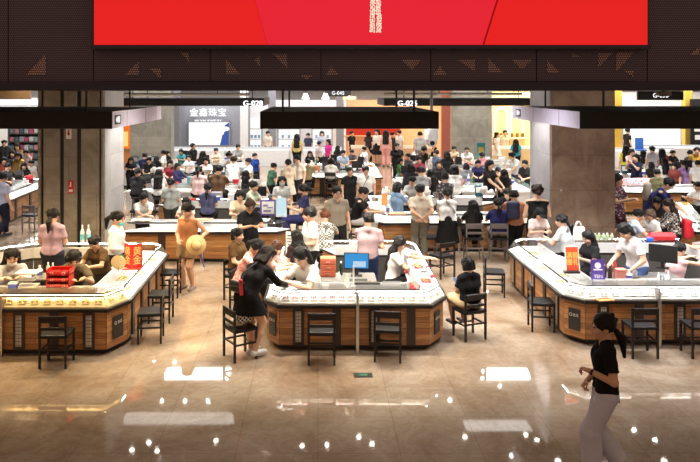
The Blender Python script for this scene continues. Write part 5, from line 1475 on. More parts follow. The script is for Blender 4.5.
MB().box((0, 0, .4), (2.6, .7, .8)).build('cabinet_base', pm('gold_laminate', (.8, .6, .3), .4), t); MB().box((0, 0, .87), (2.65, .75, .14)).build('glass_top', emit('warm_white_tube', (1, .93, .75), 1.0), t)
# sliver of an orange shop at the left pier
wall_piece('wall_shop_orange', 112, 132, 100, 170, 40.5, pm('orange_shop_wall', (.85, .35, .10), .5))
t = thing('lit_poster', 'orange lit poster at the edge of the grooved column', 'poster', W(127, 150, 40.2))
MB().box((0, .03, 1.1), (.9, .05, 2.2)).build('poster_frame', GREYM, t); MB().box((0, 0, 1.1), (.82, .02, 2.1)).build('poster_sheet', emit('poster_orange', srgb(240, 120, 40), 1.0), t)
MB().box((.1, -.012, 1.6), (.4, .004, .5)).box((-.12, -.012, .6), (.36, .004, .8)).build('poster_print', emit('poster_yellow', srgb(255, 220, 130), 1.0), t)
# store counters of the white shop
for k, (px, wd, lab) in enumerate(((196, 3.0, 'long white shop counter below the video screen'), (258, 3.2, 'long white shop counter in the white shop centre'), (316, 2.6, 'white shop counter under the middle canopy'))):
    a = W(px, 160, 38.0); t = thing('shop_counter', lab, 'counter', (a.x, 38, 0))
    MB().box((0, 0, .4), (wd, .7, .8), bev=.01).build('cabinet_base', WHT, t); MB().box((0, 0, .88), (wd+.03, .74, .14)).build('glass_top', SHL, t); MB().box((0, -.38, .955), (wd+.04, .03, .03)).build('top_rail', GREYM, t)
# right white shop
wall_piece('wall_shop_bright', 606, 720, 92, 166, 43.5, pm('shop_bright', (.88, .88, .86), .5))
for px, lab in ((617, 'gold column at the left of the bright right shop'), (687, 'gold column at the right of the bright right shop')):
    a = W(px, 160, 41); t = thing('gold_pillar', lab, 'pillar', (a.x, 41, 0))
    MB().box((0, 0, 2.2), (.42, .42, 4.3), bev=.02).build('shaft', pm('gold_lacquer', (.7, .45, .08), .3, .5), t); MB().box((0, 0, .1), (.55, .55, .2), bev=.02).build('plinth', STEEL, t)
for k, (px, d, wd, rz, lab) in enumerate(((640, 37.5, 3.0, 0, 'white counter in the bright right shop, left'), (668, 39.5, 3.4, -8, 'white counter in the bright right shop, right'))):
    a = W(px, 160, d); t = thing('shop_counter', lab, 'counter', (a.x, d, 0), R(rz))
    MB().box((0, 0, .4), (wd, .7, .8), bev=.01).build('cabinet_base', WHT, t); MB().box((0, 0, .88), (wd+.03, .74, .14)).build('glass_top', SHL, t); MB().box((0, -.38, .955), (wd+.04, .03, .03)).build('top_rail', GREYM, t)
t = thing('wall_light', 'broad white light panel across the bright right shop wall', 'light', W(652, 150, 43.3))
MB().box((0, .05, 1.1), (3.4, .06, 2.2)).build('panel_frame', GREYM, t); MB().box((0, .0, 1.1), (3.3, .04, 2.1)).build('panel_glow', emit('panel_white', (1, .985, .96), 1.5), t)
a = W(697, 158, 40.5); t = thing('shop_sign_post', 'dark upright sign with white marks at the right edge', 'sign', (a.x, 40.5, 0))
MB().box((0, 0, 1.7), (.75, .1, 3.4)).build('sign_board', BLK, t)
for k in range(4): MB().box((0, -.056, 1.3+k*.45), (.28+.06*(k % 2), .01, .26)).build('white_mark', pm('white_print', (.85, .83, .82), .5), t)
a = W(640, 143, 37); t = thing('swivel_chair', 'blue shop chair high in the bright right shop', 'chair', (WX(641, 36), 36, 0))
MB().cyl((0, 0, 0), (0, 0, .04), .25, n=16).build('foot', CHROME, t); MB().cyl((0, 0, .04), (0, 0, .95), .03).build('stem', CHROME, t)
MB().box((0, 0, .98), (.44, .44, .08), bev=.03).build('seat', pm('blue_fabric', (.04, .16, .55), .7), t); MB().box((0, .2, 1.3), (.42, .07, .55), bev=.03).build('backrest', pm('blue_fabric', (.04, .16, .55), .7), t)
# left end: shelves of coloured goods
wall_piece('wall_shop_left', -40, 40, 98, 166, 41.0, pm('shop_bright', (.88, .88, .86), .5))
wall_piece('wall_shop_wood', -40, 30, 60, 100.5, 33.0, pm('shop_wood_panel', (.30, .16, .06), .4))
t = thing('wall_light', 'white light strip under the wooden shop front at the far left', 'light', W(12, 104.5, 32.9))
MB().box((0, 0, .1), (2.6, .1, .24)).build('panel_glow', emit('panel_white', (1, .985, .96), 1.5), t); MB().box((0, .06, .1), (2.7, .06, .3)).build('panel_frame', GREYM, t)
a = W(25, 165, 36.5); t = thing('goods_shelf', 'tall grey shelf unit of coloured goods at the far left', 'shelf', (a.x, 36.5, 0))
for s in (-1, 1): MB().box((s*.75, 0, 1.1), (.05, .4, 2.2)).build('side_panel', GREYM, t)
MB().box((0, .19, 1.1), (1.5, .03, 2.2)).build('back_panel', pm('slate_panel', (.10, .13, .16), .6), t)
cols = [(.6, .12, .25), (.75, .75, .75), (.3, .4, .45), (.7, .3, .35), (.12, .2, .25), (.5, .55, .6)]
for k in range(6): MB().box((0, 0, .15+k*.4), (1.46, .38, .035)).build('shelf_board', CHROME, t)
n_ = 0
for k in range(5):
    for j in range(6):
        c = cols[(k*5+j*7) % 6]; nm = ['crimson', 'white', 'slate', 'rose', 'dark teal', 'pale grey'][(k*5+j*7) % 6]
        o = MB().box((0, 0, .11), (.19, .24, .2+.02*((j+k) % 3)), bev=.01).build('goods_box', pm('goods_'+nm.replace(' ', '_'), c, .5), loc=(a.x-.6+j*.24, 36.45, .175+k*.4))
        tag(o, nm+' goods box on the tall grey shelf unit at far left', 'box', nm+' boxes on the far left shelves')
# ------------------------------------------------------------------ the people
def sleeve(c): return c
CREAM, BEIGE, GREY, NAVY = (.72, .62, .48), (.58, .46, .32), (.34, .35, .34), (.02, .025, .07)
DENIM, LBLUE, PINK, OLIVE, BROWN = (.06, .12, .26), (.34, .46, .68), (.72, .45, .45), (.12, .10, .06), (.14, .07, .03)
BLK_ = (.012, .012, .013)
# --- the walking woman in front
WALK = person('woman in black tee and pale jeans walking left across the marble foreground', 603, 313, 7.62, -100, top=(.009, .009, .01), bottom='wide', bot=(.60, .62, .76), hair='lowpony', hp=6, stride=.085,
              arms=((-.10, -.15, .94), (.11, -.17, 1.12)), girth=1.06, h=.0068, shoe=(.7, .68, .66), hem=.015, skin=0, hc=(.008, .006, .006), curl=1.0)
# back pocket and waistband of the jeans
S = WALK; P = S['P']; jc = cloth((.52, .54, .66)); H = S['H']
mb = MB(); mb.box(P+V3(.055, .105, -.035), (.10, .006, .11), rot=Matrix.Rotation(R(8), 3, 'X')).box(P+V3(-.055, .105, -.035), (.10, .006, .11), rot=Matrix.Rotation(R(8), 3, 'X'))
mb.build('jeans_pocket', jc, S['obj'])
# watch on her near wrist
S = WALK; w_, e_ = S['wr'][1], S['el'][1]; u = unit(w_-e_)
mb = MB(); mb.cyl(w_-u*.045, w_-u*.02, .031, n=16); mb.build('watch', pm('watch_black', (.01, .01, .012), .3), S['obj'])
# --- left island
person('long-haired woman with a white mask under her chin at the left photo edge', 12, 248, 12.35, 25, (.55, .53, .55), BLK_, 'long', hair='long', pose='sit', lean=14, hp=16, arms='counter', mask=((.85, .85, .83), 'chin'))
person('person in pink tee standing with back turned before the grooved column', 53, 208, 14.0, 180, (.40, .28, .37), (.03, .035, .06), hair='lowpony', hp=14, male=False, arms='belly', H=None)
person('boy in dark olive tee looking down behind the red stacking trays', 73, 250, 12.3, 28, OLIVE, BLK_, hair='short', pose='sit', lean=22, hp=28, arms='counter', male=True)
person('woman in brown tee writing beside the round straw fan', 94, 236, 13.0, -20, (.10, .06, .03), (.03, .03, .03), hair='lowbun', pose='stand', lean=20, hp=25, arms='counter')
person('ponytailed clerk in white shirt and teal mask standing by the red folding sign', 118, 211, 13.75, 84, (.82, .82, .82), BLK_, 'long', hair='pony', hp=16, arms='belly', mask=((.12, .55, .5), ''), hem=.03)
person('man in lavender grey shirt and dark trousers walking at the left edge', 3, 172, 19.8, 150, (.42, .42, .55), (.02, .02, .04), 'short', hair='short', male=True, stride=.1)
# --- aisle
ORANGE = person('woman in orange vest and brown shorts carrying a straw hat in the left aisle', 187, 203, 14.75, -22, (.44, .19, .085), (.26, .16, .09), 'none', 'shorts', hair='lowbun', hp=25, hyaw=-10, arms=('belly', (.27, -.14, 1.02)), shoe=(.25, .18, .15), shortlen=.5)
BLACKT = person('bespectacled man in black tee looking at his phone behind the seated boy in brown', 250, 199, 15.75, 25, (.012, .012, .014), BLK_, hair='short', male=True, hp=32, arms='phone', glasses=True, hc=(.05, .025, .015))
person('boy in brown tee seated at the left side of the middle island', 238, 228, 14.05, 62, (.11, .06, .025), BLK_, hair='short_f', pose='sit', hp=12, arms='lap', H=None, chair_=1)
FLORAL = person('woman in pink floral dress bent over the middle island left wing', 257, 239, 13.1, 72, (.78, .52, .48), BLK_, 'short', 'dress', hair='lowbun', pose='sit', lean=24, hp=30, arms='counter', pat='floral', chair_=1)
LEAN = person('woman in black jacket with bare legs and pale trainers leaning on the middle island', 267, 246, 11.05, 140, (.014, .013, .014), (.01, .01, .011), 'long', 'skirt', hair='bob', lean=40, hp=26, arms='counter', shoe=(.62, .62, .66), shortlen=.4, hc=(.02, .012, .008), stride=.03, hem=-.02)
person('brown-haired girl peeping over the middle island behind the leaning woman', 277, 249, 12.75, 80, (.55, .33, .28), BLK_, hair='long', hc=(.09, .035, .015), lean=30, hp=24, arms='counter', H=1.42)
# --- inside the middle island
person('clerk in white tee looking down at the left of the middle island', 301, 243, 12.55, -42, (.82, .78, .70), BLK_, hair='bob', pose='sit', lean=16, hp=30, arms='counter')
person('man in pale tee standing with arms lowered behind the white-tee clerk', 309, 207, 14.15, -70, (.72, .68, .60), BLK_, hair='short', male=True, hp=10, hyaw=-30, arms='belly')
person('woman with long black hair hidden between white clerk and pale-tee man', 296, 230, 13.3, -140, (.03, .015, .015), BLK_, hair='long', hp=12, arms='belly', face_on=False, H=None)
person('man in mauve tee and jeans with back turned beyond the blue monitor', 369, 213, 13.9, 168, (.36, .25, .27), (.03, .05, .14), hair='short', male=True, lean=16, hp=12, arms=('belly', 'reach'), bottom='jeans')
person('clerk with straight black hair in white blouse reaching over the right wing', 400, 236, 13.25, 72, (.80, .78, .78), BLK_, hair='long', pose='sit', lean=8, hp=20, arms=('counter', 'reach'))
BLKSEAT = person('woman in black tee and beige shorts seated on a chair with her back turned', 467, 257, 11.85, -158, (.010, .010, .012), (.55, .42, .26), hair='short_f', pose='sit', lean=6, hp=16, arms=('lap', (.0, -.28, .78)), bottom='shorts', shortlen=.75, seat=.47, chair_=1)
# --- behind the middle island
person('person with reddish bun and zigzag top bowed over the rear middle counter', 325, 210, 15.85, 178, (.7, .65, .6), BLK_, hair='bun', hc=(.16, .05, .02), pose='sit', lean=12, hp=22, arms='counter', pat='check')
person('man with dark glasses and grey-brown tee standing behind the middle island', 337, 186, 16.7, 20, (.28, .24, .19), BLK_, hair='short', male=True, arms='down', glasses=True, hp=8)
# --- right island
person('woman in black cap and pale pink tee looking at her phone, right island', 540, 208, 15.85, 8, (.76, .60, .58), BLK_, hair='long', lean=20, hp=22, arms='phone', hc=(.01, .008, .008))
person('black-haired woman in grey-white tee with back turned behind the red sign', 561, 214, 14.35, -135, (.66, .68, .70), BLK_, hair='lowpony', lean=14, hp=8, arms=('counter', 'phone'), hem=.02)
person('woman in black top over white sleeve looking at her phone by the purple sign', 588, 231, 13.9, -70, (.02, .02, .022), BLK_, hair='long', pose='sit', lean=6, hp=22, arms='phone', seat=.5)
person('clerk with short hair, white tee and jeans looking down inside right island', 625, 223, 12.9, -72, (.74, .73, .73), (.08, .13, .3), hair='short_f', hp=34, lean=20, bottom='jeans', arms=((-.14, -.3, .95), 'hang'), hc=(.01, .009, .009))
person('man in pale blue shirt facing right behind the right island', 639, 209, 15.85, 76, (.50, .58, .74), (.03, .03, .05), hair='short', male=True, pose='sit', seat=.6, lean=18, hp=14, arms='counter')
person('brown-haired child facing the pale blue shirt, right island', 650, 212, 15.95, -80, (.76, .75, .74), BLK_, hair='short_f', hc=(.13, .09, .06), lean=10, hp=18, arms='belly', H=None)
person('dark-haired woman bending behind the child and the plaid shirt', 657, 197, 17.3, -40, (.05, .045, .05), BLK_, hair='long', lean=18, hp=22, arms='phone')
PLAID = person('long-haired woman in black and white plaid shirt, right island', 668, 199, 15.9, -100, (.6, .58, .56), BLK_, 'long', hair='long', hp=14, lean=10, arms='counter', pat='plaid', hc=(.02, .01, .008))
person('woman in pink sleeveless top with dark ponytail inside the right island', 680, 243, 12.95, 118, (.72, .47, .48), BLK_, 'none', hair='pony', pose='sit', lean=14, hp=24, arms='reach', face_on=False)
BPACK = person('person in navy top with beige backpack bending at the right edge island', 669, 177, 18.4, 60, (.03, .03, .12), (.08, .08, .1), hair='short', male=True, lean=36, hp=20, arms='counter')
person('man in white tee seated at the right photo edge', 697, 182, 20.8, -70, (.80, .80, .80), BLK_, hair='short', male=True, pose='sit', seat=.55, hp=10, arms='counter', lean=10)
# --- second row, customers at the right counter
person('man in cream tee and grey trousers holding his hands behind his back', 420, 184, 17.35, 186, (.66, .58, .47), (.17, .16, .13), hair='short', male=True, arms='back', hp=6)
BLOUSE = person('woman in white blouse and long black skirt standing at the second-row counter', 447, 188, 17.3, 178, (.82, .82, .82), (.012, .012, .013), hair='lowbun', bottom='skirt', arms='counter', hp=18, lean=6, hc=(.012, .01, .01), shortlen=.24)
person('woman in black with very long hair seated at the second-row counter', 473, 200, 17.15, 180, (.015, .014, .014), BLK_, hair='long', pose='sit', seat=.56, hp=14, arms='counter', chair_=1)
person('girl in navy top with ponytail seated at the second-row counter', 498, 198, 17.15, 176, (.03, .03, .13), (.3, .25, .2), 'short', hair='lowpony', pose='sit', seat=.56, hp=14, arms='counter', chair_=1)
NAVYBP = person('person in terracotta tee with navy backpack before the second-row counter', 514, 190, 17.3, 174, (.48, .20, .11), BLK_, hair='short', male=True, lean=12, hp=10, arms='counter')
person('man in dark suit facing the camera behind the terracotta tee', 508, 192, 18.75, 6, (.02, .02, .025), BLK_, 'long', hair='short', male=True, lean=24, hp=12, arms='counter', hem=-.05)
person('woman with bare back in black strapped top before the brown column', 537, 184, 16.3, 176, (.012, .011, .012), BLK_, 'none', hair='lowbun', hp=10, arms='belly', hc=(.02, .01, .008))
# --- second row, inside right
person('man in black tee and white trousers perched on a chair, second row', 364, 187, 19.0, 80, (.013, .013, .014), (.75, .75, .74), hair='short', male=True, pose='sit', seat=.62, lean=14, hp=18, arms='counter', chair_=1)
person('person in denim blue shirt with black bob inside the second-row right island', 398, 182, 19.6, 130, (.20, .30, .45), BLK_, hair='bob', pose='sit', seat=.62, hp=14, arms='counter', face_on=False)
person('grey-shirted clerk behind the denim blue shirt', 412, 176, 20.3, -30, (.45, .46, .44), BLK_, hair='short', male=True, lean=10, hp=24, arms='counter')
person('woman in dark flower-patterned shirt with back turned, second row', 445, 173, 20.2, 180, (.05, .045, .055), BLK_, hair='bun', hp=14, arms='counter', lean=6, pat='floral_dark')
person('man in white tee with a crossbody strap walking between the rows', 366, 166, 22.4, -10, (.80, .79, .77), (.05, .05, .06), hair='short', male=True, hp=12, hyaw=15)
person('man in black tee with white print beside the man with crossbody strap', 350, 167, 22.4, 25, (.018, .018, .02), BLK_, hair='buzz', male=True, hp=8)
# --- second row left
person('man in white tee with folded arms leaning on the second-row left counter', 144, 193, 17.95, 18, (.74, .75, .70), BLK_, hair='short', male=True, lean=26, hp=10, hyaw=40, arms='fold')
person('clerk in belted grey uniform with back turned, second row left', 171, 178, 19.6, 180, (.36, .38, .36), (.06, .06, .06), hair='lowbun', hp=16, arms='belly')
person('woman with fringe and cream top behind the orange vest', 186, 197, 18.0, -8, (.78, .72, .58), BLK_, hair='bob', pose='sit', seat=.6, hp=22, arms='counter', lean=10)
person('woman in slate blue top with a plait seen from behind, second row', 208, 183, 19.3, 178, (.08, .085, .16), BLK_, hair='lowpony', pose='sit', seat=.65, hp=8, arms='lap')
person('clerk in cream top looking down left of the bespectacled man', 240, 190, 18.2, 12, (.76, .62, .42), BLK_, hair='bob', pose='sit', seat=.62, hp=22, arms='counter', lean=8)
person('man in pale green tee facing right behind the second-row left counter', 254, 181, 19.5, 70, (.50, .54, .42), BLK_, hair='short', male=True, pose='sit', seat=.68, hp=8, arms='counter', lean=8)
person('long-haired woman in a teal mask behind the pale blue lit sign', 282, 176, 19.9, 6, (.5, .52, .52), BLK_, hair='long', hp=6, arms='belly', mask=((.35, .65, .75), ''))
person('masked clerk in navy uniform seated at the end of the second-row left island', 303, 184, 19.3, -82, (.025, .03, .09), (.03, .03, .12), hair='lowbun', pose='sit', seat=.5, hp=14, arms='phone', mask=((.03, .03, .04), ''), chair_=1)
# --- third row and beyond, left to right
person('person in black at the far left, nearest the goods shelf', 12, 150, 28.5, 10, (.02, .02, .025), BLK_, hair='long', hp=20, arms='counter')
person('person in dark red top at the far left edge', 4, 157, 26.6, 20, (.25, .05, .03), BLK_, hair='short', male=True, hp=20)
person('person in mustard top at the far left, right of the dark red top', 18, 152, 27.5, -10, (.55, .40, .12), BLK_, hair='bob', hp=20)
person('standing person in black behind the far left group', 4, 140, 33, 30, (.03, .03, .035), BLK_, hair='short', male=True)
person('person in grey-pink top at the far left beside the goods shelf', 27, 150, 30, -30, (.5, .35, .35), BLK_, hair='lowbun', hp=15)
person('woman in black looking down right of the grooved column', 131, 158, 28.2, 20, (.02, .02, .03), BLK_, hair='long', hp=30, lean=12, arms='counter')
person('clerk in black facing the camera before the pale pier', 149, 165, 26.9, 0, (.018, .018, .022), BLK_, hair='short', male=True, hp=22, arms='counter', lean=8)
person('woman in white tee in profile before the pale pier', 163, 150, 28.9, -86, (.80, .79, .76), (.6, .58, .56), hair='lowpony', hp=4, arms='down')
person('person in black right behind the white tee profile', 167.5, 151.5, 29.1, 60, (.02, .02, .025), BLK_, hair='short', male=True, root=None)
person('person in black left behind the white tee profile', 157, 156, 29.0, 160, (.015, .015, .02), BLK_, hair='long', hp=10)
person('woman in navy with long dark hair facing right, third row', 178, 163, 25.2, 60, (.03, .03, .09), BLK_, 'long', hair='long', hp=12, arms='counter')
person('clerk in white facing the camera before the man in black tee', 189, 155, 28.6, -4, (.82, .80, .80), BLK_, hair='short_f', hp=12, arms='counter')
person('man in black tee standing at the white shop, looking right', 193, 143, 31.6, 60, (.015, .015, .017), BLK_, hair='short', male=True, hp=6)
person('woman in cream leaning in front of the white shop, left of the big white tee', 229, 152, 27.3, -120, (.75, .66, .55), BLK_, hair='bun', hp=25, lean=24, arms='counter')
person('broad man in white tee with back turned, third row centre left', 234, 156, 25.0, 178, (.84, .83, .82), (.1, .1, .12), hair='short', male=True, hp=14, lean=8, arms='counter')
person('young man in white tee facing left beside the broad white tee', 248, 158, 25.6, -60, (.82, .82, .82), (.1, .1, .12), hair='short', male=True, hp=14, arms='belly')
person('woman in royal blue top behind the young man in white', 255, 153, 28.9, 40, (.03, .09, .42), BLK_, hair='lowbun', hp=10)
person('woman with long black hair over white top, back turned, third row', 246, 170, 22.7, 176, (.8, .79, .79), BLK_, hair='long', hp=10, arms='belly')
person('woman in belted beige dress with back turned, centre', 288, 159, 24.7, 186, (.66, .55, .42), BLK_, 'short', 'dress', hair='lowbun', hp=10, arms='belly', shortlen=.28)
person('young man in cream tee facing the beige dress', 297, 155, 25.3, -30, (.74, .68, .58), (.02, .02, .025), hair='short', male=True, hp=24)
person('woman in magenta top with long black hair at the white shop', 328, 139, 34.2, -60, (.68, .04, .30), BLK_, hair='long', hp=6)
person('clerk in pale grey facing the magenta top', 319.5, 144, 34.6, 60, (.6, .6, .62), BLK_, hair='short', male=True, hp=12)
person('person in white seated on the chair at the far middle island', 331, 158, 26.9, 170, (.82, .80, .76), BLK_, hair='short_f', pose='sit', seat=.62, hp=14, arms='counter', chair_=1)
person('man in white tee facing left at the far middle island end', 364, 147, 31.5, -70, (.82, .81, .8), BLK_, hair='short', male=True, hp=12, arms='counter')
person('person in black with long hair left of the magenta top', 338, 146, 33.5, 150, (.02, .02, .02), BLK_, hair='long', hp=10)
person('man in black tee with a white print facing the camera before the red shop', 397, 143, 31.4, 4, (.018, .018, .018), BLK_, hair='short', male=True, hp=8)
person('woman in green top facing right, third row right', 401, 158, 27.6, 62, (.06, .17, .04), BLK_, hair='bob', hp=18, arms='counter')
person('man in dark grey facing left opposite the green top', 408, 157, 28.3, -60, (.10, .09, .09), BLK_, hair='short', male=True, hp=12)
person('person with black bob in dark jacket before the third-row right counter', 411, 163, 22.9, 182, (.03, .03, .04), BLK_, 'long', hair='bob', hp=14)
person('woman in black tee facing the camera behind the patterned shirt', 439, 160, 24.8, 0, (.018, .016, .018), BLK_, hair='short_f', hp=16, arms='counter')
person('man in blue-grey tee facing left under the dome camera', 436, 150, 28.6, -65, (.10, .14, .22), BLK_, hair='short', male=True, hp=10)
person('person in dark top bending left of the dome camera', 424, 146, 29.0, 30, (.04, .03, .03), BLK_, hair='short', male=True, hp=30, lean=18)
person('man in white tee facing the camera before the grey pier', 467, 148, 31.2, 2, (.84, .83, .82), BLK_, hair='short', male=True, hp=10, arms='counter')
person('person in grey hooded top seen from behind near the red box', 466, 165, 25.0, 180, (.20, .21, .23), BLK_, hair='bob', hp=14, pose='sit', seat=.7)
person('woman in black dress with long hair right of the teal sign', 490, 160, 22.6, 40, (.014, .013, .015), BLK_, 'short', 'dress', hair='long', hp=14, arms='counter')
person('woman in orange dress behind the black dress', 498, 167, 24.4, 180, (.62, .28, .08), BLK_, 'none', 'dress', hair='lowbun', hp=20)
person('man in white tee reaching left before the gold shop', 512, 152, 26.2, -60, (.82, .82, .82), (.05, .06, .1), hair='short', male=True, lean=18, hp=26, arms='counter')
person('person with long black hair in front of the reaching man', 504, 169, 22.7, 182, (.05, .05, .06), BLK_, hair='long', hp=10)
person('woman in teal top with long black hair in the gold shop', 516, 139, 34.5, 160, (.03, .30, .38), BLK_, hair='long', hp=8)
person('woman in white dress at the gold shop, left', 497, 132, 38, 60, (.84, .8, .74), BLK_, 'short', 'dress', hair='long', hp=8)
person('clerk in cream behind the gold shop counter', 505, 130, 39.8, 0, (.78, .65, .45), BLK_, hair='short', male=True)
# red shop visitors
for px, hy, d, fc, c, bot, bm, hr, ml, lab in ((352, 131, 40.5, 40, BLK_, BLK_, 'pants', 'short', True, 'person in black at the left of the red shop'), (377, 129, 38.4, -40, (.8, .74, .66), BLK_, 'skirt', 'long', False, 'woman in cream top and black skirt in the red shop'),
        (386, 129, 37.5, 170, (.72, .36, .33), (.72, .36, .33), 'pants', 'long', False, 'woman in pink suit in the red shop'), (393, 132, 38.5, 60, (.03, .03, .03), BLK_, 'pants', 'short', True, 'man in black in the red shop right of the pink suit'),
        (369, 131, 39.2, 150, (.05, .03, .03), BLK_, 'pants', 'bob', False, 'person in dark red-black in the red shop middle'), (420, 130, 36.2, 178, (.38, .37, .36), (.2, .2, .2), 'pants', 'short', True, 'man in grey tee with a black strap before the red shop'),
        (399, 130, 38.8, -60, (.8, .78, .75), (.6, .55, .5), 'pants', 'short', True, 'man in white in the red shop behind the black tee'), (434, 132, 38.6, -100, (.75, .45, .35), BLK_, 'pants', 'lowbun', False, 'woman in peach top at the right of the red shop'),
        (268, 131, 39.9, 20, (.75, .68, .6), BLK_, 'pants', 'lowbun', False, 'clerk in cream behind the white shop counter under the canopy, left'), (297, 134, 36.2, 176, (.60, .50, .18), BLK_, 'pants', 'long', False, 'woman in mustard top at the white shop counter'),
        (308, 133, 39.6, -30, (.05, .06, .1), BLK_, 'pants', 'short', True, 'clerk in navy behind the white shop counter, right of the mustard top'), (322, 131, 40.0, 0, (.55, .6, .75), BLK_, 'pants', 'bob', False, 'clerk in pale blue in the white shop under the canopy')):
    person(lab, px, hy, d, fc, c, bot, hair=hr, male=ml, bottom=bm)
# --- right end
person('woman in dark patterned dress standing at the right side of the brown column', 618, 162, 18.4, 40, (.10, .03, .05), BLK_, 'short', 'dress', hair='long', hp=12, arms='phone', pat='floral_dark')
person('woman in yellow top with back turned in the right zone', 626, 145, 29.6, 168, (.70, .66, .06), (.5, .48, .45), hair='long', hp=4)
person('woman in navy holding up a phone behind the pink letter sign', 636, 154, 26.3, -60, (.02, .025, .06), BLK_, 'short', hair='bob', hp=6, arms='up')
person('person in white top left of the two long-haired friends, right zone', 643, 150, 30.5, 170, (.8, .79, .8), BLK_, hair='long', hp=10)
person('woman in lavender white shirt with a black bag strap, right zone', 652, 146, 29.6, 176, (.68, .66, .74), (.1, .1, .12), hair='lowbun', hp=6)
person('woman in rust red top with long hair, right zone', 662, 148, 29.8, 160, (.28, .06, .035), BLK_, hair='long', hp=6)
person('person with black bob in black behind the pink letter sign', 651, 163, 26.0, 178, (.02, .02, .02), BLK_, hair='bob', hp=8)
person('woman in lavender purple top seated in the right zone', 684, 160, 26.4, 178, (.40, .26, .58), BLK_, hair='lowpony', pose='sit', seat=.6, hp=6)
person('person in mustard yellow at the right photo edge', 697, 147, 28.5, -20, (.6, .36, .06), BLK_, hair='short', male=True, hp=6)
person('person in white beneath the mustard yellow at the right edge', 698, 160, 25.5, 150, (.8, .8, .8), BLK_, hair='short', male=True, hp=10)
person('person in black standing inside the bright right shop', 628, 127, 39.2, 100, (.015, .015, .017), BLK_, hair='short', male=True)
person('child in dark red looking left below the lavender top', 674, 163, 26.0, -50, (.22, .05, .05), BLK_, hair='short_f', hp=16, pose='sit', seat=.62)

def seat_on(pl, cl):
    S = [q for q in PEOPLE if pl in q['obj']['label']][0]; ch = [o for o in C.objects if cl in o.get('label', '')][0]
    b = wpt(S, V3(0, -.02, 0)); ch.location = (b.x, b.y, 0); ch.rotation_euler.z = S['face']; ch.scale.z = S['seat']/.475
for pl, cl in (('boy in brown tee seated', 'under the boy in brown'), ('pink floral dress bent', 'floral-dress customer'), ('black tee and beige', 'chair under the seated woman in black'), ('very long hair', 'under the long-haired woman'), ('girl in navy', 'navy-top girl'),
        ('black tee and white trousers', 'man in white trousers'), ('masked clerk in navy', 'masked clerk in navy'), ('white seated on the chair', 'white-top customer')): seat_on(pl, cl)
# customers and clerks at the rear islands: (island words, [(px, head y, d, face, colour words, rgb, hair, male, pose)])
MORE = [
 ('at the third-row left island', [(138, 168, 23.0, 175, 'charcoal', (.04, .04, .045), 'lowbun', 0, 'sit'), (159, 169, 22.9, 182, 'white', (.8, .8, .8), 'long', 0, 'sit'), (199, 166, 23.0, 180, 'pale pink', (.7, .5, .5), 'pony', 0, 'sit'), (219, 165, 23.0, 175, 'dark brown', (.12, .07, .04), 'short', 1, 'sit'),
    (206, 157, 26.0, 0, 'off-white', (.75, .72, .66), 'bob', 0, 'stand'), (170, 160, 25.8, 10, 'burgundy', (.25, .03, .05), 'lowbun', 0, 'stand')]),
 ('at the fourth-row left island', [(145, 157, 29.1, 178, 'navy', (.03, .03, .1), 'short', 1, 'sit'), (203, 151, 29.2, 180, 'black', (.015, .015, .017), 'long', 0, 'sit'), (216, 148, 31.8, 0, 'cream', (.72, .64, .5), 'lowbun', 0, 'stand'), (238, 147, 32.6, 20, 'grey', (.3, .3, .31), 'short', 1, 'stand'), (181, 149, 32.0, -10, 'teal', (.05, .25, .28), 'bob', 0, 'stand')]),
 ('beside the far middle island', [(310, 152, 30.2, 0, 'black', (.015, .015, .017), 'long', 0, 'stand'), (343, 153, 30.2, 10, 'pale blue', (.45, .55, .7), 'short', 1, 'stand'), (352, 150, 31.4, -20, 'dark grey', (.08, .08, .085), 'lowbun', 0, 'stand'), (274, 163, 24.6, 120, 'dark green', (.04, .1, .06), 'short', 1, 'stand'), (308, 160, 26.8, 165, 'khaki', (.34, .28, .16), 'short', 1, 'sit')]),
 ('at the third-row right island', [(421, 164, 23.0, 178, 'grey', (.3, .3, .31), 'short', 1, 'sit'), (431, 169, 22.8, 182, 'black', (.015, .015, .016), 'long', 0, 'sit'), (454, 165, 23.0, 175, 'white', (.8, .8, .8), 'bob', 0, 'sit'), (478, 160, 25.8, -10, 'navy', (.03, .03, .1), 'lowbun', 0, 'stand'), (419, 156, 26.1, 5, 'maroon', (.24, .03, .05), 'bun', 0, 'stand'), (525, 160, 25.0, -40, 'black jacketed', (.03, .03, .033), 'short', 1, 'stand')]),
 ('at the fourth-row right island', [(447, 151, 29.2, 180, 'black', (.015, .015, .016), 'bob', 0, 'sit'), (482, 152, 29.2, 178, 'rose', (.6, .28, .3), 'lowbun', 0, 'sit'), (454, 146, 32.2, 0, 'beige', (.58, .46, .32), 'lowbun', 0, 'stand')]),
 ('at the far right islands', [(664, 158, 26.6, 178, 'white', (.8, .8, .8), 'long', 0, 'stand'), (690, 150, 28.9, 180, 'charcoal', (.05, .05, .055), 'short', 1, 'stand'), (632, 149, 29.8, 0, 'pale pink', (.7, .5, .5), 'bob', 0, 'stand'), (673, 150, 30.0, 10, 'black', (.015, .015, .016), 'lowbun', 0, 'stand'), (657, 169, 22.6, 178, 'olive', (.2, .19, .1), 'short', 1, 'stand')]),
 ('at the far left island', [(24, 163, 25.9, 20, 'black', (.015, .015, .016), 'long', 0, 'stand'), (31, 160, 26.8, -20, 'white', (.78, .78, .78), 'lowbun', 0, 'stand'), (8, 163, 24.6, 60, 'dark grey', (.07, .07, .075), 'lowbun', 0, 'stand'), (17, 143, 31.2, 0, 'brown', (.2, .1, .05), 'long', 0, 'stand')]),
]
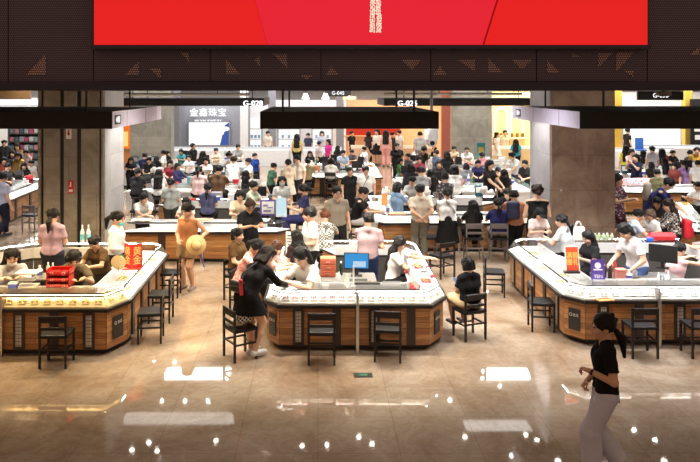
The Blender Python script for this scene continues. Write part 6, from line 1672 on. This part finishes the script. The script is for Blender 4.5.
for wh, ps in MORE:
    for px, hy, d_, fc, cw, c, hr, ml, po in ps:
        person('%s in %s top %s %s, %s' % ('man' if ml else 'woman', cw, 'seated' if po == 'sit' else 'standing', wh, 'back turned' if abs(fc) > 100 else 'facing the front'), px, hy, d_, fc, c, BLK_, hair=hr, male=bool(ml), pose=po, seat=.62, hp=16, arms='counter' if po == 'sit' or abs(fc) < 30 else 'belly', lean=8)
# ------------------------------------------------------------------ what people carry or wear loose
def bag_on(S, name, label, cat, at, size, col, strap=None, rz=0, bev=.03, pocket=True):
    p = wpt(S, at); t = thing(name, label, cat, p, S['face']+R(rz))
    MB().box((0, 0, 0), size, bev=min(bev, min(size)*.4), seg=3).build('bag_body', col, t, smooth=True)
    if pocket: MB().box((0, size[1]*.5, -size[2]*.15), (size[0]*.75, size[1]*.35, size[2]*.5), bev=min(bev, size[1]*.15), seg=2).build('pocket', col, t, smooth=True)
    if strap:
        c, s = math.cos(R(rz)), math.sin(R(rz))
        pts = []
        for q in strap:
            v = V3(*q)-V3(*at); pts.append((v[0]*c+v[1]*s, -v[0]*s+v[1]*c, v[2]))
        mb = MB()
        for a, b in zip(pts[:-1], pts[1:]): mb.bar(a, b, .035, .008)
        mb.build('strap', col, t)
    return t
BLKLEATH = pm('black_leather', (.012, .011, .011), .4)
# straw hat and folded umbrella of the woman in the aisle
h_ = wpt(ORANGE, ORANGE['wr'][1]+V3(.02, -.09, -.07)); STRAW = pm('straw', (.72, .52, .25), .8, bump=.3)
t = thing('straw_hat', 'straw sun hat held by the woman in the orange vest', 'hat', h_); t.rotation_euler = (R(80), R(-14), R(20))
MB().lathe([(.0, .10), (.07, .095), (.09, .06), (.095, .012), (.19, 0), (.195, -.006), (.09, .004), (.085, .05), (0, .085)], n=28).build('hat_crown_and_brim', STRAW, t, smooth=True)
MB().torus((0, 0, .022), .095, .008, 24, 6).build('hat_band', pm('brown_ribbon', (.2, .1, .04), .6), t)
u_ = wpt(ORANGE, ORANGE['wr'][1]+V3(.03, -.03, -.12))
t = thing('folded_umbrella', 'purple folded umbrella hanging below the straw hat', 'umbrella', u_); t.rotation_euler = (R(8), R(-14), 0)
MB().cyl((0, 0, -.02), (0, 0, -.42), .035, .012, 12).build('canopy', pm('purple_cloth', (.22, .16, .45), .7), t)
MB().cyl((0, 0, -.02), (0, 0, .06), .012).build('handle', pm('umbrella_handle', (.1, .08, .12), .4), t); MB().cyl((0, 0, -.42), (0, 0, -.47), .005).build('tip', CHROME, t)
# leaning woman's bag and the clothes on the chair
S = LEAN; n_ = S['back']
bag_on(S, 'shoulder_bag', 'black shoulder bag with red trim on the back of the leaning woman', 'bag', S['P']+n_*.12+V3(.07, 0, .10), (.27, .08, .17), BLKLEATH, [S['P']+n_*.16+V3(-.02, 0, .17), S['C']+n_*.145+V3(-.03, 0, .06), S['S']+n_*.09+V3(-.10, 0, .05)], bev=.03)
p = wpt(S, S['P']+n_*.15+V3(-.04, 0, .16)); t = thing('red_scarf', 'red scarf tied to the strap of the black shoulder bag', 'scarf', p, S['face'])
MB().bar((0, .03, .02), (-.05, .06, -.16), .05, .025).build('scarf_tail', RUBY, t); MB().ball((0, .03, .03), .045, (1, .6, .7)).build('knot', RUBY, t, smooth=True)
o = sdf_obj('folded_jacket', [ell((.02*i-.06, .03*(i % 3)-.03, .03+.012*i), (.12-.008*i, .10, .035), None, .03) for i in range(5)], .012, cloth((.68, .58, .44)))
o.location = (CHBAG.location.x, CHBAG.location.y, .485); tag(o, 'cream jacket crumpled on the askew chair', 'jacket')
t = thing('handbag', 'black and grey patterned bag lying on the cream jacket', 'bag', (CHBAG.location.x+.07, CHBAG.location.y-.10, .55), R(30))
MB().box((0, 0, .06), (.22, .1, .12), bev=.03, seg=3).build('bag_body', cloth((.5, .5, .5), 'check'), t, smooth=True); MB().torus((0, 0, .12), .06, .007, 14, 6, Matrix.Rotation(PI/2, 3, 'X')).build('handle', BLKLEATH, t)
# bags on backs
S = NAVYBP; bag_on(S, 'backpack', 'navy backpack on the person in terracotta tee', 'backpack', S['C']+S['back']*.19+V3(.06, 0, .02), (.30, .16, .42), pm('navy_nylon', (.02, .025, .07), .6), [S['S']+S['back']*.09+V3(.11, 0, .02), S['S']+V3(.11, 0, .055), S['S']-S['back']*.1+V3(.11, 0, 0)], bev=.06)
S = BPACK; bag_on(S, 'backpack', 'beige backpack on the bending person in navy', 'backpack', S['C']+S['back']*.19+V3(0, 0, .02), (.30, .17, .44), pm('beige_nylon', (.50, .44, .36), .6), [S['S']+S['back']*.09+V3(.11, 0, .02), S['S']+V3(.11, 0, .06)], bev=.06)
S = PLAID; bag_on(S, 'backpack', 'bright red backpack on the woman in the plaid shirt', 'backpack', S['P']+S['back']*.2+V3(.05, 0, .1), (.30, .17, .42), pm('red_nylon', (.72, .02, .04), .5), [S['C']+S['back']*.17+V3(.08, 0, 0), S['S']+S['back']*.09+V3(.09, 0, .02), S['S']+V3(.09, 0, .055)], bev=.06)
S = BLOUSE; bag_on(S, 'shoulder_bag', 'black shoulder bag at the left hip of the white blouse woman', 'bag', S['P']+V3(-.22, .03, .02), (.09, .24, .18), BLKLEATH, [S['P']+V3(-.2, .12, .12), S['C']+S['back']*.125+V3(-.06, 0, .05), S['S']+S['back']*.09+V3(.08, 0, .04)], bev=.03, pocket=False)
# phones in hands
for S, lab in ((BLACKT, 'black phone in the hands of the bespectacled man in black'), (BLKSEAT, 'pale blue phone held by the seated woman in black')):
    a = (S['wr'][-1]+S['wr'][1])/2 if S is BLACKT else S['wr'][1]
    p = wpt(S, a+V3(0, -.075, .03)); t = thing('mobile_phone', lab, 'phone', p, S['face']); t.rotation_euler.x = R(-35)
    MB().box((0, 0, 0), (.075, .15, .009), bev=.003).build('phone_body', BLK if S is BLACKT else pm('pale_blue_case', (.4, .5, .65), .4), t); MB().box((0, 0, .0055), (.066, .138, .002)).build('screen', emit('phone_screen', srgb(150, 170, 200), .6), t)
# cap of the pink tee woman
S = [q for q in PEOPLE if 'black cap' in q['obj']['label']][0]; H = S['H']; hr = S['HR']; hp_ = lambda x, y, z: S['Hc']+hr @ V3(x*H, y*H, z*H)
sdf_obj('cap', [ell(hp_(0, .008, .03), (.058*H, .067*H, .06*H), hr, .01, [(hp_(0, 0, .03), unit(hr @ V3(0, 0, -1)))]), ell(hp_(0, -.075, .033), (.045*H, .05*H, .01*H), hr, .01)], .012, cloth((.012, .012, .013)), S['obj'])
# crossbody strap
S = [q for q in PEOPLE if 'crossbody strap walking' in q['obj']['label']][0]
mb = MB(); f_ = -S['back']*.115
for a, b in ((S['S']+V3(.07, 0, .045), S['S']+f_*.8+V3(.06, 0, .0)), (S['S']+f_*.8+V3(.06, 0, 0), S['P']+f_*1.05+V3(-.12, 0, .05))): mb.bar(a, b, .035, .012)
mb.build('crossbody_strap', BLKLEATH, S['obj'])
# pink lettering sign on the counter by the brown column
t = thing('counter_sign', 'pink tray sign with white lettering on the island right of the brown column', 'sign', (WX(641, 23.6), 23.75, GT))
MB().box((0, 0, .1), (1.15, .08, .2), bev=.02).build('sign_board', pm('pink_card', (.75, .28, .32), .5), t); text('lettering', 'WOOMII', .2, emit('letter_white', (1, 1, 1), 1.5), t, (0, -.045, .1), ext=.004)

# ------------------------------------------------------------------ light of the place
def spot(x, y, z, p, col=(1, .93, .82), ang=110, blend=.7, r=.06, tilt=(0, 0)):
    l = bpy.data.lights.new('downlight', 'SPOT'); l.energy = p; l.color = col; l.spot_size = R(ang); l.spot_blend = blend; l.shadow_soft_size = r
    o = bpy.data.objects.new('downlight', l); C.objects.link(o); o.location = (x, y, z); o.rotation_euler = (tilt[0], tilt[1], 0)
def area(x, y, z, sx, sy, p, col=(1, .96, .9), rot=(0, 0, 0)):
    l = bpy.data.lights.new('ceiling_light', 'AREA'); l.shape = 'RECTANGLE'; l.size = sx; l.size_y = sy; l.energy = p; l.color = col
    o = bpy.data.objects.new('ceiling_light', l); C.objects.link(o); o.location = (x, y, z); o.rotation_euler = rot
WARM, MID, COOL = (1, .74, .40), (1, .90, .74), (1, .97, .94)
for x0, x1, col, pw in ((-6.9, -3.4, WARM, 270), (-.6, 1.6, MID, 250), (4.4, 7.9, COOL, 250)):
    for i in range(3):
        for y in (11.75, 13.2, 14.6): spot(x0+(x1-x0)*(i/2), y, 3.33, pw, col)
for x in (-2.0, 2.9): 
    for y in (12.4, 15.4): spot(x, y, 4.2, 260, COOL if x > 0 else MID, 160, .9)
for x in (-3.5, .2, 5.3): area(x, 21.5, 4.3, 1.9, .8, 60, (1, .96, .9))
area(-3.4, 18.6, 4.3, 3.0, .7, 7, (1, .94, .86)); area(4.4, 18.2, 4.3, 1.6, .6, 4, (1, .96, .92))  # added panels, imitating pale bands mirrored in the floor
for x, col in ((-6.3, WARM), (-4, WARM), (-1.8, MID), (.6, MID), (2.9, COOL), (5.4, COOL), (7.6, COOL)): spot(x, 10.7, 4.3, 260, col, 62, 1.0)
# second row and back
for x in (-4, -1.5, 1.8, 4.6):
    for y in (17.6, 20.2): spot(x, y, 4.1, 420, (1, .95, .86))
for x in (-11, -8.3, 8.8, 11.5):
    for y in (17.5, 21.5): spot(x, y, 4.1, 380, COOL)
for x in (-11, -5.5, 0, 5.5, 11, 16):
    area(x, 33.4, 4.3, 5.2, 5.5, 300, (1, .97, .93))
for x in (-11, -6, -3, .8, 4, 7, 11, 15):
    for y in (23.2, 24.6, 27.8, 31): spot(x, y, 3.3, 430, (1, .96, .9))
for x0, x1, col, p in ((-8, 2, COOL, 420), (2.2, 7.2, (1, .72, .48), 420), (9.6, 13.2, (1, .78, .42), 700), (15, 22, COOL, 600), (-22, -13, COOL, 450)):
    area((x0+x1)/2, 40.2, 4.3, x1-x0, 3.4, p, col)
w = bpy.data.worlds.new('hall_air'); SC.world = w; w.use_nodes = True
bg = w.node_tree.nodes['Background']; bg.inputs[0].default_value = (1.0, .66, .44, 1); bg.inputs[1].default_value = .36
SC.view_settings.exposure = 0
SC.cycles.max_bounces = 8; SC.cycles.transparent_max_bounces = 16; SC.cycles.caustics_reflective = False; SC.cycles.caustics_refractive = False
SC.cycles.sample_clamp_indirect = 6

fonts_to_meshes()
